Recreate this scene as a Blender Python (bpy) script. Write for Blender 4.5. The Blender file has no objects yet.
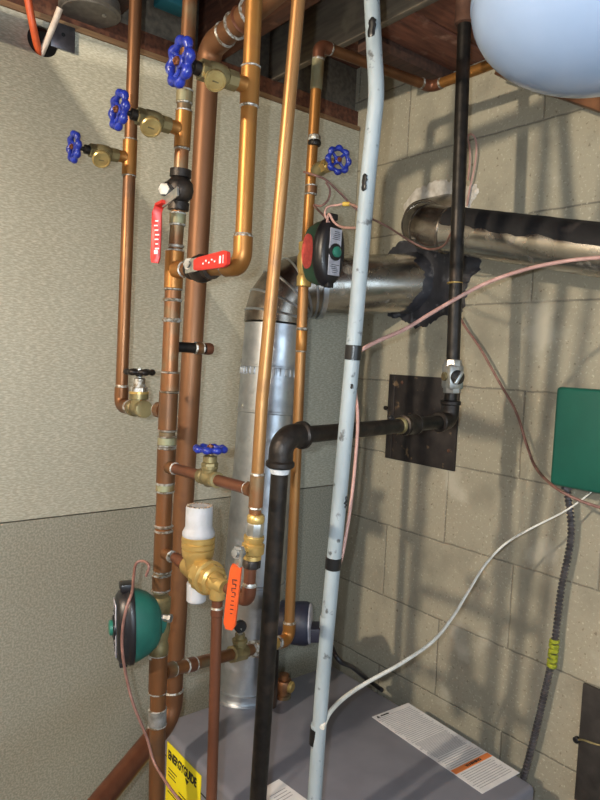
import bpy, bmesh, math, random
from mathutils import Vector, Matrix, noise
random.seed(7)
C = bpy.context.scene.collection
H0 = 1.6                                     # eye height above the floor; all heights below are relative to the eye
V = Vector
# ------------------------------------------------------------------ camera
CX, CY, YAW, PIT, ROL, FOC = -1.34589, -1.44496, 0.89164, -0.06401, 0.04606, 653.313
fw = V((math.cos(YAW)*math.cos(PIT), math.sin(YAW)*math.cos(PIT), math.sin(PIT)))
r0 = V((math.sin(YAW), -math.cos(YAW), 0)); u0 = r0.cross(fw)
rt = r0*math.cos(ROL)+u0*math.sin(ROL); up = u0*math.cos(ROL)-r0*math.sin(ROL)
EYE = V((CX, CY, 0))
def ray(x, y): return fw+rt*((x-300)/FOC)+up*((400-y)/FOC)
def at(x, y, d): return EYE+ray(x, y)*d                     # a point at a measured distance
def on(ax, v, x, y):                                        # a point on a wall, a shelf or a pipe row
    r = ray(x, y); return EYE+r*((v-EYE[ax])/r[ax])
def oX(v, x, y): return on(0, v, x, y)
def oY(v, x, y): return on(1, v, x, y)
def oZ(v, x, y): return on(2, v, x, y)
cd = bpy.data.cameras.new('camera'); cam = bpy.data.objects.new('camera', cd); C.objects.link(cam)
cd.sensor_fit = 'VERTICAL'; cd.sensor_height = 24; cd.lens = 24*FOC/800; cd.clip_start = .02
cam.matrix_world = Matrix(((rt.x, up.x, -fw.x, CX), (rt.y, up.y, -fw.y, CY), (rt.z, up.z, -fw.z, H0), (0, 0, 0, 1)))
bpy.context.scene.camera = cam

# ------------------------------------------------------------------ materials
def lin(c):
    return tuple(((x/255)/12.92 if x/255 <= .04045 else ((x/255+.055)/1.055)**2.4) for x in c)+(1,)
def mat(name, c1, c2=None, c3=None, rough=.5, metal=0., scale=30, stretch=(1, 1, 1), bump=0., bscale=None, lo=.35, hi=.65,
        lo3=.58, hi3=.72, s3=12, rough2=None, coat=0., spec=.5, d3=None):
    m = bpy.data.materials.new(name); m.use_nodes = True
    N = m.node_tree.nodes; L = m.node_tree.links; b = N['Principled BSDF']
    b.inputs['Roughness'].default_value = rough; b.inputs['Metallic'].default_value = metal
    b.inputs['Coat Weight'].default_value = coat; b.inputs['Specular IOR Level'].default_value = spec
    b.inputs['Base Color'].default_value = lin(c1)
    tc = N.new('ShaderNodeTexCoord'); mp = N.new('ShaderNodeMapping'); L.new(tc.outputs['Object'], mp.inputs[0])
    mp.inputs['Scale'].default_value = stretch
    def nz(s, det=5, src=mp.outputs[0]):
        n = N.new('ShaderNodeTexNoise'); n.inputs['Scale'].default_value = s; n.inputs['Detail'].default_value = det
        L.new(src, n.inputs['Vector']); return n.outputs['Fac']
    def step(fac, a, z):
        r = N.new('ShaderNodeMapRange'); r.inputs['From Min'].default_value = a; r.inputs['From Max'].default_value = z
        L.new(fac, r.inputs['Value']); return r.outputs[0]
    def mix(f, a, z):
        x = N.new('ShaderNodeMix'); x.data_type = 'RGBA'; L.new(f, x.inputs[0])
        for i, v in ((6, a), (7, z)):
            if isinstance(v, tuple): x.inputs[i].default_value = v
            else: L.new(v, x.inputs[i])
        return x.outputs[2]
    col = None
    if c2:
        f = step(nz(scale), lo, hi); col = mix(f, lin(c1), lin(c2))
        if rough2 is not None:
            q = N.new('ShaderNodeMapRange'); q.inputs['To Min'].default_value = rough; q.inputs['To Max'].default_value = rough2
            L.new(f, q.inputs['Value']); L.new(q.outputs[0], b.inputs['Roughness'])
    if c3:
        f = step(nz(s3, 7, tc.outputs['Object']), lo3, hi3); col = mix(f, col or lin(c1), lin(c3))
        if metal:
            q = N.new('ShaderNodeMapRange'); q.inputs['To Min'].default_value = metal; q.inputs['To Max'].default_value = metal*.4
            L.new(f, q.inputs['Value']); L.new(q.outputs[0], b.inputs['Metallic'])
    if col: L.new(col, b.inputs['Base Color'])
    if bump:
        bp = N.new('ShaderNodeBump'); bp.inputs['Strength'].default_value = bump; bp.inputs['Distance'].default_value = .003
        L.new(nz(bscale or scale), bp.inputs['Height']); L.new(bp.outputs[0], b.inputs['Normal'])
    m['x'] = 0
    return m
M = {}
ST = (1, 1, .25)
M['copper'] = mat('aged_copper', (140, 98, 64), (104, 70, 47), (74, 56, 42), rough=.36, metal=.7, scale=20, stretch=ST, rough2=.5, bump=.05, lo=.3, hi=.7, s3=9, lo3=.56, hi3=.74)
M['copper_dirty'] = mat('tarnished_copper', (142, 94, 58), (96, 66, 44), (106, 102, 78), rough=.38, metal=.62, scale=26, stretch=ST, rough2=.55, bump=.08, lo=.3, hi=.7, lo3=.5, hi3=.68, s3=14)
M['copper_gold'] = mat('golden_copper', (170, 120, 62), (144, 96, 48), (118, 76, 44), rough=.36, metal=.66, scale=18, stretch=ST, rough2=.47, bump=.03, lo=.3, hi=.7)
M['copper_pale'] = mat('pale_copper', (162, 120, 74), (140, 98, 58), (114, 78, 48), rough=.38, metal=.66, scale=18, stretch=ST, rough2=.48, lo=.3, hi=.7)
M['copper_big'] = mat('brown_copper', (134, 94, 64), (112, 75, 50), (98, 62, 42), rough=.46, metal=.55, scale=14, stretch=ST, rough2=.55)
M['copper_red'] = mat('red_copper', (128, 82, 60), (98, 60, 44), (78, 48, 36), rough=.38, metal=.62, scale=22, stretch=ST, rough2=.5, lo=.3, hi=.7)
M['patina'] = mat('green_patina_copper', (138, 140, 112), (120, 92, 52), (170, 170, 140), rough=.6, metal=.25, scale=40, stretch=ST, bump=.1)
M['solder'] = mat('solder', (190, 190, 186), (122, 108, 88), (96, 78, 58), rough=.45, metal=.5, scale=150, bump=.25, lo=.4, hi=.6, s3=60)
M['brass'] = mat('brass', (196, 166, 102), (178, 146, 84), (146, 118, 68), rough=.36, metal=.6, scale=30, bump=.04)
M['brass_dirty'] = mat('dull_brass', (142, 130, 92), (102, 90, 62), (172, 160, 116), rough=.42, metal=.55, scale=50, bump=.12)
M['brass_cap'] = mat('brass_cap', (204, 184, 124), (180, 152, 94), (160, 126, 78), rough=.34, metal=.65, scale=60)
M['chrome'] = mat('chrome', (196, 196, 192), (160, 158, 152), rough=.36, metal=.85, scale=60)
M['galv'] = mat('galvanized_sheet', (196, 200, 204), (168, 172, 178), (150, 152, 156), rough=.3, metal=.92, scale=26, rough2=.42, bump=.02, s3=30)
M['galv2'] = mat('dull_sheet', (196, 192, 184), (172, 168, 160), (150, 142, 130), rough=.2, metal=.95, scale=20, rough2=.3, bump=.02, s3=24)
M['galv_dark'] = mat('sooted_sheet', (160, 152, 142), (104, 94, 84), (176, 170, 162), rough=.26, metal=.9, scale=24, bump=.03)
M['soot'] = mat('soot_crust', (26, 23, 24), (17, 15, 16), (66, 58, 54), rough=.8, scale=40, bump=.35, lo3=.62, hi3=.74)
M['iron'] = mat('black_iron', (48, 43, 39), (30, 27, 26), (72, 56, 45), rough=.4, metal=.55, scale=50, bump=.25, rough2=.5)
M['iron_fit'] = mat('black_iron_fitting', (50, 44, 40), (34, 30, 29), (80, 66, 52), rough=.45, metal=.55, scale=90, bump=.35)
M['rust'] = mat('rusty_iron', (104, 72, 56), (78, 52, 42), rough=.7, metal=.2, scale=40, bump=.2)
M['teflon'] = mat('thread_tape', (214, 218, 222), (176, 180, 184), rough=.6, scale=80, bump=.2)
M['blue'] = mat('blue_enamel', (34, 52, 150), (26, 38, 120), (86, 100, 170), rough=.32, scale=60, s3=60, lo3=.64, hi3=.72)
M['nut_brown'] = mat('rust_nut', (140, 82, 46), (96, 58, 38), rough=.5, metal=.5, scale=80)
M['nut'] = mat('steel_nut', (150, 150, 148), (116, 114, 110), rough=.5, metal=.5, scale=90)
M['red'] = mat('red_vinyl', (204, 48, 38), (186, 40, 34), rough=.4, scale=40)
M['orange'] = mat('orange_vinyl', (212, 84, 34), (198, 76, 30), rough=.45, scale=40)
M['conduit'] = mat('pale_paint', (158, 169, 175), (136, 147, 153), (84, 88, 90), rough=.5, scale=30, stretch=(1, 1, .3), bump=.06, lo3=.62, hi3=.70, s3=55)
M['black'] = mat('black_plastic', (30, 29, 33), (22, 21, 24), rough=.38, scale=40)
M['tape'] = mat('black_tape', (24, 24, 26), rough=.35)
M['green'] = mat('green_plastic', (28, 96, 84), (24, 86, 76), rough=.5, scale=40)
M['green_dull'] = mat('dark_green_plastic', (50, 92, 66), (42, 80, 58), rough=.5, scale=40)
M['sticker'] = mat('red_sticker', (226, 92, 78), (206, 76, 68), rough=.55, scale=160)
M['plate'] = mat('grey_plate', (176, 176, 186), (150, 150, 160), rough=.4, scale=90)
M['button'] = mat('green_button', (42, 112, 96), rough=.35)
M['cap_white'] = mat('white_plastic', (178, 180, 186), (164, 166, 170), rough=.5, scale=50)
M['cap_rim'] = mat('dirty_cap_rim', (176, 160, 140), (112, 84, 62), rough=.6, scale=160)
M['tank'] = mat('tank_enamel', (158, 178, 208), (152, 172, 202), rough=.25, scale=14, coat=.3)
M['tank_base'] = mat('tank_base_brown', (128, 84, 54), (96, 62, 42), rough=.5, metal=.3, scale=30)
M['boiler'] = mat('grey_powder_coat', (122, 122, 132), (114, 114, 124), rough=.42, scale=14)
M['paper'] = mat('white_paper', (226, 224, 224), (214, 212, 214), rough=.6, scale=40)
M['yellow'] = mat('yellow_label', (248, 232, 30), (244, 226, 24), rough=.5, scale=20)
M['ink'] = mat('ink', (24, 24, 26), rough=.6)
M['ink_grey'] = mat('grey_print', (150, 150, 156), rough=.6)
M['ink_white'] = mat('white_print', (236, 226, 224), rough=.6)
M['orange_strip'] = mat('orange_strip', (226, 128, 66), rough=.55)
M['box_green'] = mat('green_enamel_box', (22, 92, 78), (18, 84, 72), rough=.42, scale=12)
M['flex'] = mat('flexible_steel', (132, 130, 136), (104, 102, 108), rough=.3, metal=.85, scale=40)
M['tape_yg'] = mat('yellow_green_tape', (168, 172, 44), (120, 130, 40), rough=.5, scale=160)
M['pink'] = mat('pink_wire', (190, 150, 140), (170, 130, 122), rough=.45, scale=60)
M['copper_wire'] = mat('brown_wire', (142, 104, 94), (116, 82, 74), rough=.5, scale=60)
M['white_wire'] = mat('white_wire', (226, 224, 216), (206, 204, 196), rough=.5, scale=60)
M['yellow_nut'] = mat('wire_nut', (206, 170, 70), rough=.5)
M['pex_orange'] = mat('orange_pex', (214, 96, 52), (190, 80, 44), rough=.45, scale=50)
M['pex_white'] = mat('white_pex', (222, 206, 190), (196, 176, 160), rough=.5, scale=50)
M['can'] = mat('grey_steel_can', (128, 122, 114), (108, 102, 94), rough=.55, metal=.35, scale=60)
M['steel_plate'] = mat('dark_steel_plate', (62, 56, 54), (46, 42, 42), (120, 98, 74), rough=.55, metal=.4, scale=30, bump=.2, s3=40, lo3=.62, hi3=.7)
M['door_plate'] = mat('dark_grey_plate', (72, 68, 66), (56, 53, 52), rough=.6, metal=.3, scale=30, bump=.1)
M['tar'] = mat('black_sealant', (58, 58, 65), (42, 42, 48), (104, 104, 108), rough=.6, scale=30, bump=.4, s3=34, lo3=.58, hi3=.7)
M['plaster'] = mat('white_plaster', (212, 206, 198), (180, 172, 160), rough=.8, scale=60, bump=.4)
M['pump'] = mat('navy_pump_paint', (36, 40, 58), (28, 30, 46), rough=.5, scale=30)
M['pump_box'] = mat('dark_terminal_box', (58, 54, 66), (48, 44, 56), rough=.5, scale=30)
M['teal'] = mat('teal_plastic', (40, 110, 120), rough=.5)
M['wood_red'] = mat('red_brown_timber', (112, 68, 48), (78, 46, 34), (134, 92, 68), rough=.8, scale=16, stretch=(6, .6, 6), bump=.3, s3=30)
M['wood_dark'] = mat('dark_timber', (78, 52, 40), (56, 38, 30), rough=.85, scale=14, stretch=(6, .6, 6), bump=.3)
M['wood_grey'] = mat('grey_timber', (116, 106, 92), (92, 84, 74), (130, 120, 104), rough=.85, scale=14, stretch=(6, .6, 6), bump=.25)
M['wood_strip'] = mat('pale_timber', (150, 118, 84), (118, 86, 60), rough=.8, scale=20, stretch=(.6, 6, 6), bump=.2)
M['plank'] = mat('plank_timber', (128, 78, 58), (92, 56, 42), (150, 112, 92), rough=.85, scale=10, stretch=(1, 7, 4), bump=.3, s3=20)
M['concrete'] = mat('concrete', (138, 132, 122), (116, 110, 102), rough=.9, scale=12, bump=.2)
M['plain'] = mat('plain_plaster', (142, 134, 118), (130, 122, 108), rough=.9, scale=8)
M['cavity'] = mat('wall_cavity', (48, 40, 34), rough=.95)

def wallboard():
    m = bpy.data.materials.new('painted_wallboard'); m.use_nodes = True; N = m.node_tree.nodes; L = m.node_tree.links; b = N['Principled BSDF']
    b.inputs['Roughness'].default_value = .62
    tc = N.new('ShaderNodeTexCoord')
    def ns(scale, st, rot, det=3):
        mp = N.new('ShaderNodeMapping'); mp.inputs['Scale'].default_value = st; mp.inputs['Rotation'].default_value = (0, rot, 0)
        L.new(tc.outputs['Object'], mp.inputs[0]); n = N.new('ShaderNodeTexNoise'); n.inputs['Scale'].default_value = scale; n.inputs['Detail'].default_value = det
        L.new(mp.outputs[0], n.inputs['Vector']); return n.outputs['Fac']
    a = ns(85, (1, 1, 4.5), .12); c = ns(95, (1, 1, 4), -.35); g = ns(5, (1, 1, 1), 0)
    mx = N.new('ShaderNodeMath'); mx.operation = 'MAXIMUM'; L.new(a, mx.inputs[0]); L.new(c, mx.inputs[1])
    r = N.new('ShaderNodeMapRange'); r.inputs['From Min'].default_value = .48; r.inputs['From Max'].default_value = .74; L.new(mx.outputs[0], r.inputs['Value'])
    x = N.new('ShaderNodeMix'); x.data_type = 'RGBA'; L.new(r.outputs[0], x.inputs[0]); x.inputs[6].default_value = lin((164, 160, 143)); x.inputs[7].default_value = lin((204, 200, 182))
    y = N.new('ShaderNodeMix'); y.data_type = 'RGBA'; y.blend_type = 'MULTIPLY'; y.inputs[0].default_value = .08; L.new(x.outputs[2], y.inputs[6]); L.new(g, y.inputs[7])
    sp = N.new('ShaderNodeSeparateXYZ'); L.new(tc.outputs['Object'], sp.inputs[0])
    lt_ = N.new('ShaderNodeMath'); lt_.operation = 'LESS_THAN'; L.new(sp.outputs[2], lt_.inputs[0]); lt_.inputs[1].default_value = -.3765
    gr = ns(230, (1, 1, 1), 0); rg_ = N.new('ShaderNodeMapRange'); rg_.inputs['From Min'].default_value = .4; rg_.inputs['From Max'].default_value = .62; L.new(gr, rg_.inputs['Value'])
    lo_ = N.new('ShaderNodeMix'); lo_.data_type = 'RGBA'; L.new(rg_.outputs[0], lo_.inputs[0]); lo_.inputs[6].default_value = lin((134, 131, 116)); lo_.inputs[7].default_value = lin((160, 156, 141))
    fin = N.new('ShaderNodeMix'); fin.data_type = 'RGBA'; L.new(lt_.outputs[0], fin.inputs[0]); L.new(y.outputs[2], fin.inputs[6]); L.new(lo_.outputs[2], fin.inputs[7])
    L.new(fin.outputs[2], b.inputs['Base Color'])
    bp = N.new('ShaderNodeBump'); bp.inputs['Strength'].default_value = .45; bp.inputs['Distance'].default_value = .002; L.new(mx.outputs[0], bp.inputs['Height']); L.new(bp.outputs[0], b.inputs['Normal'])
    return m
M['board'] = wallboard()
def blocks():
    m = bpy.data.materials.new('painted_block'); m.use_nodes = True; N = m.node_tree.nodes; L = m.node_tree.links; b = N['Principled BSDF']
    b.inputs['Roughness'].default_value = .8
    tc = N.new('ShaderNodeTexCoord'); sp = N.new('ShaderNodeSeparateXYZ'); L.new(tc.outputs['Object'], sp.inputs[0])
    cb = N.new('ShaderNodeCombineXYZ')
    wn = N.new('ShaderNodeTexNoise'); wn.inputs['Scale'].default_value = 22; L.new(tc.outputs['Object'], wn.inputs['Vector'])
    def math_(op, a, k):
        q = N.new('ShaderNodeMath'); q.operation = op
        for i, v in enumerate((a, k)):
            if isinstance(v, (int, float)): q.inputs[i].default_value = v
            else: L.new(v, q.inputs[i])
        return q.outputs[0]
    wob = math_('MULTIPLY', math_('SUBTRACT', wn.outputs['Fac'], .5), .006)
    u = math_('ADD', math_('MULTIPLY', sp.outputs[1], -1.), wob)
    L.new(math_('ADD', u, 4.064*1-.193), cb.inputs[0])
    L.new(math_('ADD', math_('ADD', sp.outputs[2], wob), 2.032+.050+.002), cb.inputs[1])
    br = N.new('ShaderNodeTexBrick'); L.new(cb.outputs[0], br.inputs['Vector'])
    br.inputs['Scale'].default_value = 1; br.inputs['Brick Width'].default_value = .4064; br.inputs['Row Height'].default_value = .2032
    br.inputs['Mortar Size'].default_value = .0034; br.inputs['Mortar Smooth'].default_value = .9; br.inputs['Bias'].default_value = 0
    br.offset = .5; br.offset_frequency = 2
    br.inputs['Color1'].default_value = lin((166, 159, 140)); br.inputs['Color2'].default_value = lin((155, 149, 132)); br.inputs['Mortar'].default_value = lin((126, 120, 107))
    def ns(s, d=6):
        n = N.new('ShaderNodeTexNoise'); n.inputs['Scale'].default_value = s; n.inputs['Detail'].default_value = d; L.new(tc.outputs['Object'], n.inputs['Vector']); return n.outputs['Fac']
    def rng(f, a, z):
        r = N.new('ShaderNodeMapRange'); r.inputs['From Min'].default_value = a; r.inputs['From Max'].default_value = z; L.new(f, r.inputs['Value']); return r.outputs[0]
    def mix(f, a, c):
        x = N.new('ShaderNodeMix'); x.data_type = 'RGBA'; L.new(f, x.inputs[0]); L.new(a, x.inputs[6]); x.inputs[7].default_value = c; return x.outputs[2]
    c = mix(rng(ns(150, 2), .6, .72), br.outputs['Color'], lin((190, 184, 164)))          # pale grit
    c = mix(rng(ns(110, 2), .64, .74), c, lin((128, 118, 100)))                            # pits
    c = mix(rng(ns(7), .52, .72), c, lin((138, 133, 118)))
    c = mix(rng(ns(5.3, 9), .62, .70), c, lin((180, 174, 158)))                                  # worn patches
    L.new(c, b.inputs['Base Color'])
    hgt = math_('SUBTRACT', math_('MULTIPLY', ns(90, 8), .5), math_('MULTIPLY', br.outputs['Fac'], .7))
    bp = N.new('ShaderNodeBump'); bp.inputs['Strength'].default_value = .6; bp.inputs['Distance'].default_value = .004; L.new(hgt, bp.inputs['Height']); L.new(bp.outputs[0], b.inputs['Normal'])
    return m
M['block'] = blocks()

# ------------------------------------------------------------------ mesh builder
def frame(ax, ref=None):
    ax = ax.normalized(); ref = ref or (V((0, 0, 1)) if abs(ax.z) < .9 else V((1, 0, 0)))
    a = ref.cross(ax).normalized(); return a, ax.cross(a).normalized(), ax
class MB:
    def __init__(s): s.b = bmesh.new()
    def ring(s, c, a, b, ra, rb, n, f=None):
        return [s.b.verts.new(c+a*(ra*math.cos(2*math.pi*i/n)*(f(i/n) if f else 1))+b*(rb*math.sin(2*math.pi*i/n)*(f(i/n) if f else 1))) for i in range(n)]
    def skin(s, rings, closed=False, caps=True):
        n = len(rings[0]); R_ = rings+[rings[0]] if closed else rings
        for p, q in zip(R_, R_[1:]):
            for i in range(n): s.b.faces.new((p[i], p[(i+1) % n], q[(i+1) % n], q[i]))
        if caps and not closed:
            s.b.faces.new(rings[0][::-1]); s.b.faces.new(rings[-1])
    def tube(s, pts, r, n=18, caps=True, closed=False):
        pts = [V(p) for p in pts]; m = len(pts); rr = r if isinstance(r, (list, tuple)) else [r]*m
        T = []
        for i in range(m):
            if closed: t = (pts[(i+1) % m]-pts[i]).normalized()+(pts[i]-pts[i-1]).normalized()
            else:
                t = V((0, 0, 0))
                if i < m-1: t += (pts[i+1]-pts[i]).normalized()
                if i > 0: t += (pts[i]-pts[i-1]).normalized()
            T.append(t.normalized())
        a, b, _ = frame(T[0]); rings = []
        for i in range(m):
            a = (a-T[i]*a.dot(T[i])).normalized(); b = T[i].cross(a)
            rings.append(s.ring(pts[i], a, b, rr[i], rr[i], n))
        s.skin(rings, closed, caps); return s
    def lathe(s, o, ax, prof, n=24, f=None, ref=None):
        a, b, ax = frame(V(ax), ref); o = V(o)
        s.skin([s.ring(o+ax*h, a, b, max(r, 1e-5), max(r, 1e-5), n, f) for r, h in prof]); return s
    def hexa(s, o, ax, r, h0, h1): return s.lathe(o, ax, [(r*.92, h0), (r, h0+.0008), (r, h1-.0008), (r*.92, h1)], 6)
    def box(s, c, sx, sy, sz, A=None, bev=0., seg=2):
        A = A or (V((1, 0, 0)), V((0, 1, 0)), V((0, 0, 1))); c = V(c); t = bmesh.new()
        bmesh.ops.create_cube(t, size=1)
        for v in t.verts: v.co = V((v.co.x*sx, v.co.y*sy, v.co.z*sz))
        if bev: bmesh.ops.bevel(t, geom=t.edges[:], offset=bev, segments=seg, affect='EDGES', profile=.5)
        mp = {v: s.b.verts.new(c+A[0]*v.co.x+A[1]*v.co.y+A[2]*v.co.z) for v in t.verts}
        for f in t.faces: s.b.faces.new([mp[v] for v in f.verts])
        t.free(); return s
    def prism(s, poly, d):
        p = [s.b.verts.new(V(q)) for q in poly]; q = [s.b.verts.new(V(k)+d) for k in poly]
        s.skin([p, q]); return s
    def ellipsoid(s, o, A, r, n=20, m=12):
        rings = []
        for j in range(1, m):
            th = math.pi*j/m; rings.append(s.ring(o+A[2]*(-r[2]*math.cos(th)), A[0], A[1], r[0]*math.sin(th), r[1]*math.sin(th), n))
        s.skin(rings); return s
    def strip(s, pts, wd, w, t):                                   # flat bar along a path
        pts = [V(p) for p in pts]; rings = []
        for i, p in enumerate(pts):
            tg = (pts[min(i+1, len(pts)-1)]-pts[max(i-1, 0)]).normalized(); a = (wd-tg*wd.dot(tg)).normalized(); b = tg.cross(a)
            ww = w[i] if isinstance(w, (list, tuple)) else w
            k = [(-1, -.7), (-.86, -1), (.86, -1), (1, -.7), (1, .7), (.86, 1), (-.86, 1), (-1, .7)]
            rings.append([s.b.verts.new(p+a*(x*ww/2)+b*(y*t/2)) for x, y in k])
        s.skin(rings); return s
    def done(s, name, m, parent=None, ang=38):
        bmesh.ops.recalc_face_normals(s.b, faces=s.b.faces[:])
        for f in s.b.faces: f.smooth = True
        for e in s.b.edges:
            if len(e.link_faces) == 2 and e.calc_face_angle(0) > math.radians(ang): e.smooth = False
        me = bpy.data.meshes.new(name)
        if parent is not None:
            q = parent; o0 = V((0, 0, 0))
            while q is not None: o0 += q.location; q = q.parent
        else:
            if s.b.verts:
                lo = [min(v.co[i] for v in s.b.verts) for i in range(3)]; hi = [max(v.co[i] for v in s.b.verts) for i in range(3)]
                o0 = V(((lo[0]+hi[0])/2, (lo[1]+hi[1])/2, lo[2]+H0))
        if name.startswith(('wall', 'floor', 'ceiling')): o0 = V((0, 0, H0))
        for v in s.b.verts: v.co = v.co+V((0, 0, H0))-o0
        s.b.to_mesh(me); s.b.free(); me.materials.append(M[m])
        o = bpy.data.objects.new(name, me); C.objects.link(o)
        if parent is not None: o.parent = parent
        else: o.location = o0
        return o
def thing(name, label, cat, loc, group=None):
    o = bpy.data.objects.new(name, None); C.objects.link(o); o.empty_display_size = .02
    o.location = V(loc)+V((0, 0, H0)); o['label'] = label; o['category'] = cat
    if group: o['group'] = group
    return o
def tag(o, label, cat, group=None):
    o['label'] = label; o['category'] = cat
    if group: o['group'] = group
    return o
def struct(o): o['kind'] = 'structure'; return o
def lerp(a, b, t): return a+(b-a)*t
def fillet(A, B, D, rad, n=9):
    a = (A-B).normalized(); d = (D-B).normalized(); th = a.angle(d); L = rad/math.tan(th/2)
    p = B+a*L; q = B+d*L; ctr = B+(a+d).normalized()*(rad/math.sin(th/2)); out = []
    x = p-ctr; ang = math.pi-th; axis = x.cross(q-ctr).normalized()
    for i in range(n): out.append(ctr+Matrix.Rotation(ang*i/(n-1), 3, axis) @ x)
    return out
def smooth(pts, k=8):                                              # Catmull-Rom through points
    P = [V(p) for p in pts]; P = [P[0]*2-P[1]]+P+[P[-1]*2-P[-2]]; out = []
    for i in range(1, len(P)-2):
        for j in range(k):
            t = j/k; a, b, c, d = P[i-1:i+3]
            out.append(.5*((2*b)+(c-a)*t+(2*a-5*b+4*c-d)*t*t+(3*b-a-3*c+d)*t**3))
    out.append(P[-2]); return out
def seg(par, A, B, r, m, n=20): return MB().tube([A, B], r, n).done('pipe', m, par)
def elbow(par, A, B, D, r, rad, m, sock=.014, k=1.14):
    f = fillet(A, B, D, rad); a = (A-f[0]).normalized(); d = (D-f[-1]).normalized()
    p = [f[0]+a*sock, f[0]+a*.001]+f+[f[-1]+d*.001, f[-1]+d*sock]
    o = MB().tube(p, r*k).done('elbow', m, par)
    for e, t in ((p[0], a), (p[-1], d)):
        MB().lathe(e, t, [(r*k*.98, -.003), (r*k*1.03, -.001), (r*1.06, .0025)], 18).done('solder_ring', 'solder', par)
    return f[0], f[-1]
def ring(par, c, ax, r, m='solder', h=.004):
    ax = ax.normalized(); MB().lathe(c-ax*h/2, ax, [(r*1.03, -h*.1), (r*1.17, h*.25), (r*1.20, h*.65), (r*1.03, h*1.0)], 20).done('solder_ring', m, par)
def sleeve(par, c, ax, r, L, m, name='coupling', rings=True, k=1.15):
    ax = ax.normalized(); MB().lathe(c-ax*L/2, ax, [(r*1.02, 0), (r*k, .0012), (r*k, L-.0012), (r*1.02, L)], 20).done(name, m, par)
    if rings:
        ring(par, c-ax*(L/2+.0006), ax, r, h=.0035); ring(par, c+ax*(L/2+.0006), ax, r, h=.0035)
def tee(par, c, ax, r, L, bd, br, bl, m):
    ax = ax.normalized(); bd = bd.normalized(); t = MB()
    t.lathe(c-ax*L/2, ax, [(r*1.02, 0), (r*1.15, .0012), (r*1.15, L-.0012), (r*1.02, L)], 20)
    t.lathe(c, bd, [(br*1.35, r*.9), (br*1.22, r*1.2), (br*1.18, bl-.001), (br*1.02, bl)], 18)
    t.done('tee', m, par)
    ring(par, c-ax*(L/2+.0006), ax, r, h=.0035); ring(par, c+ax*(L/2+.0006), ax, r, h=.0035); ring(par, c+bd*bl, bd, br, h=.0035)
def wheel(par, c, ax, R_, lobes=8, m='blue', spokes=4, nut='nut_brown'):
    a, b, ax = frame(V(ax)); t = MB(); n = 64
    pts = [c+a*(math.cos(2*math.pi*i/n)*R_*.84*(1+.055*math.cos(lobes*2*math.pi*i/n)))+b*(math.sin(2*math.pi*i/n)*R_*.84*(1+.055*math.cos(lobes*2*math.pi*i/n))) for i in range(n)]
    t.tube(pts, [R_*.20*(1+.22*math.cos(lobes*2*math.pi*i/n)) for i in range(n)], 10, closed=True)
    for k in range(spokes):
        w = a*math.cos(2*math.pi*(k+.5)/spokes)+b*math.sin(2*math.pi*(k+.5)/spokes)
        t.tube([c+w*R_*.1-ax*R_*.08, c+w*R_*.5-ax*R_*.1, c+w*R_*.86], [R_*.15, R_*.11, R_*.13], 8)
    t.lathe(c, ax, [(R_*.2, -R_*.32), (R_*.28, -R_*.26), (R_*.28, R_*.05), (R_*.2, R_*.1)], 16)
    h = t.done('handwheel', m, par)
    MB().hexa(c, ax, R_*.2, R_*.08, R_*.24).lathe(c, ax, [(R_*.09, R_*.22), (R_*.09, R_*.32)], 10).done('hub_nut', nut, h)
def wire(name, label, pts, r, m, group=None, k=8, cat='wire'):
    o = MB().tube(smooth(pts, k), r if not isinstance(r, list) else [lerp(r[0], r[1], i/((len(pts)-1)*k)) for i in range((len(pts)-1)*k+1)], 10).done(name, m)
    return tag(o, label, cat, group)

X_, Y_, Z_ = V((1, 0, 0)), V((0, 1, 0)), V((0, 0, 1))
XM = -.848                                                          # the row the manifold pipes stand in
CEIL = .86                                                          # underside of the planks, above the eye

# ------------------------------------------------------------------ the room
RX, RY = -4.2, -4.6
struct(MB().box(((RX)/2, RY/2, -H0-.05), -RX+.3, -RY+.3, .1).done('floor', 'concrete'))
w = MB(); ZS = -.3765; ZT = .6775
w.box((RX/2, .007, (ZS+.0015+ZT)/2), -RX-.004, .014, ZT-ZS-.0015)
w.box((RX/2, .007, (ZS-.0015-H0)/2), -RX-.004, .014, ZS-.0015+H0)
wl = struct(w.done('wall_left', 'board'))
hole = oY(0, 43, 41)
cut = MB(); cut.lathe(hole-Y_*.05, Y_, [(.0315, 0), (.0315, .1)], 32); co = cut.done('cutter', 'cavity')
co.location = V(co.location)
bm_ = wl.modifiers.new('b', 'BOOLEAN'); bm_.object = co; bm_.operation = 'DIFFERENCE'; bm_.solver = 'EXACT'
bpy.context.view_layer.update()
nm = bpy.data.meshes.new_from_object(wl.evaluated_get(bpy.context.evaluated_depsgraph_get())); wl.modifiers.clear(); wl.data = nm
bpy.data.objects.remove(co)
struct(MB().box((RX/2, .08, (CEIL-H0)/2), -RX, .02, CEIL+H0).done('wall_back', 'cavity'))
struct(MB().box((.06, RY/2, (CEIL-H0)/2), .12, -RY+.1, CEIL+H0).done('wall_right', 'block'))
struct(MB().box((RX/2, RY-.05, (CEIL-H0)/2), -RX, .1, CEIL+H0).done('wall_front', 'plain'))
struct(MB().box((RX-.05, RY/2, (CEIL-H0)/2), .1, -RY, CEIL+H0).done('wall_side', 'plain'))
t = MB(); y = .1; i = 0
while y > RY:                                                       # planks laid across the joists
    t.box((RX/2, y-.068, CEIL+.014+.0015*(i % 3)), -RX+.1, .133, .024, bev=.002); y -= .137; i += 1
t.box((RX/2, RY/2, CEIL+.05), -RX, -RY+.2, .04)
struct(t.done('ceiling', 'plank'))
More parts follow.
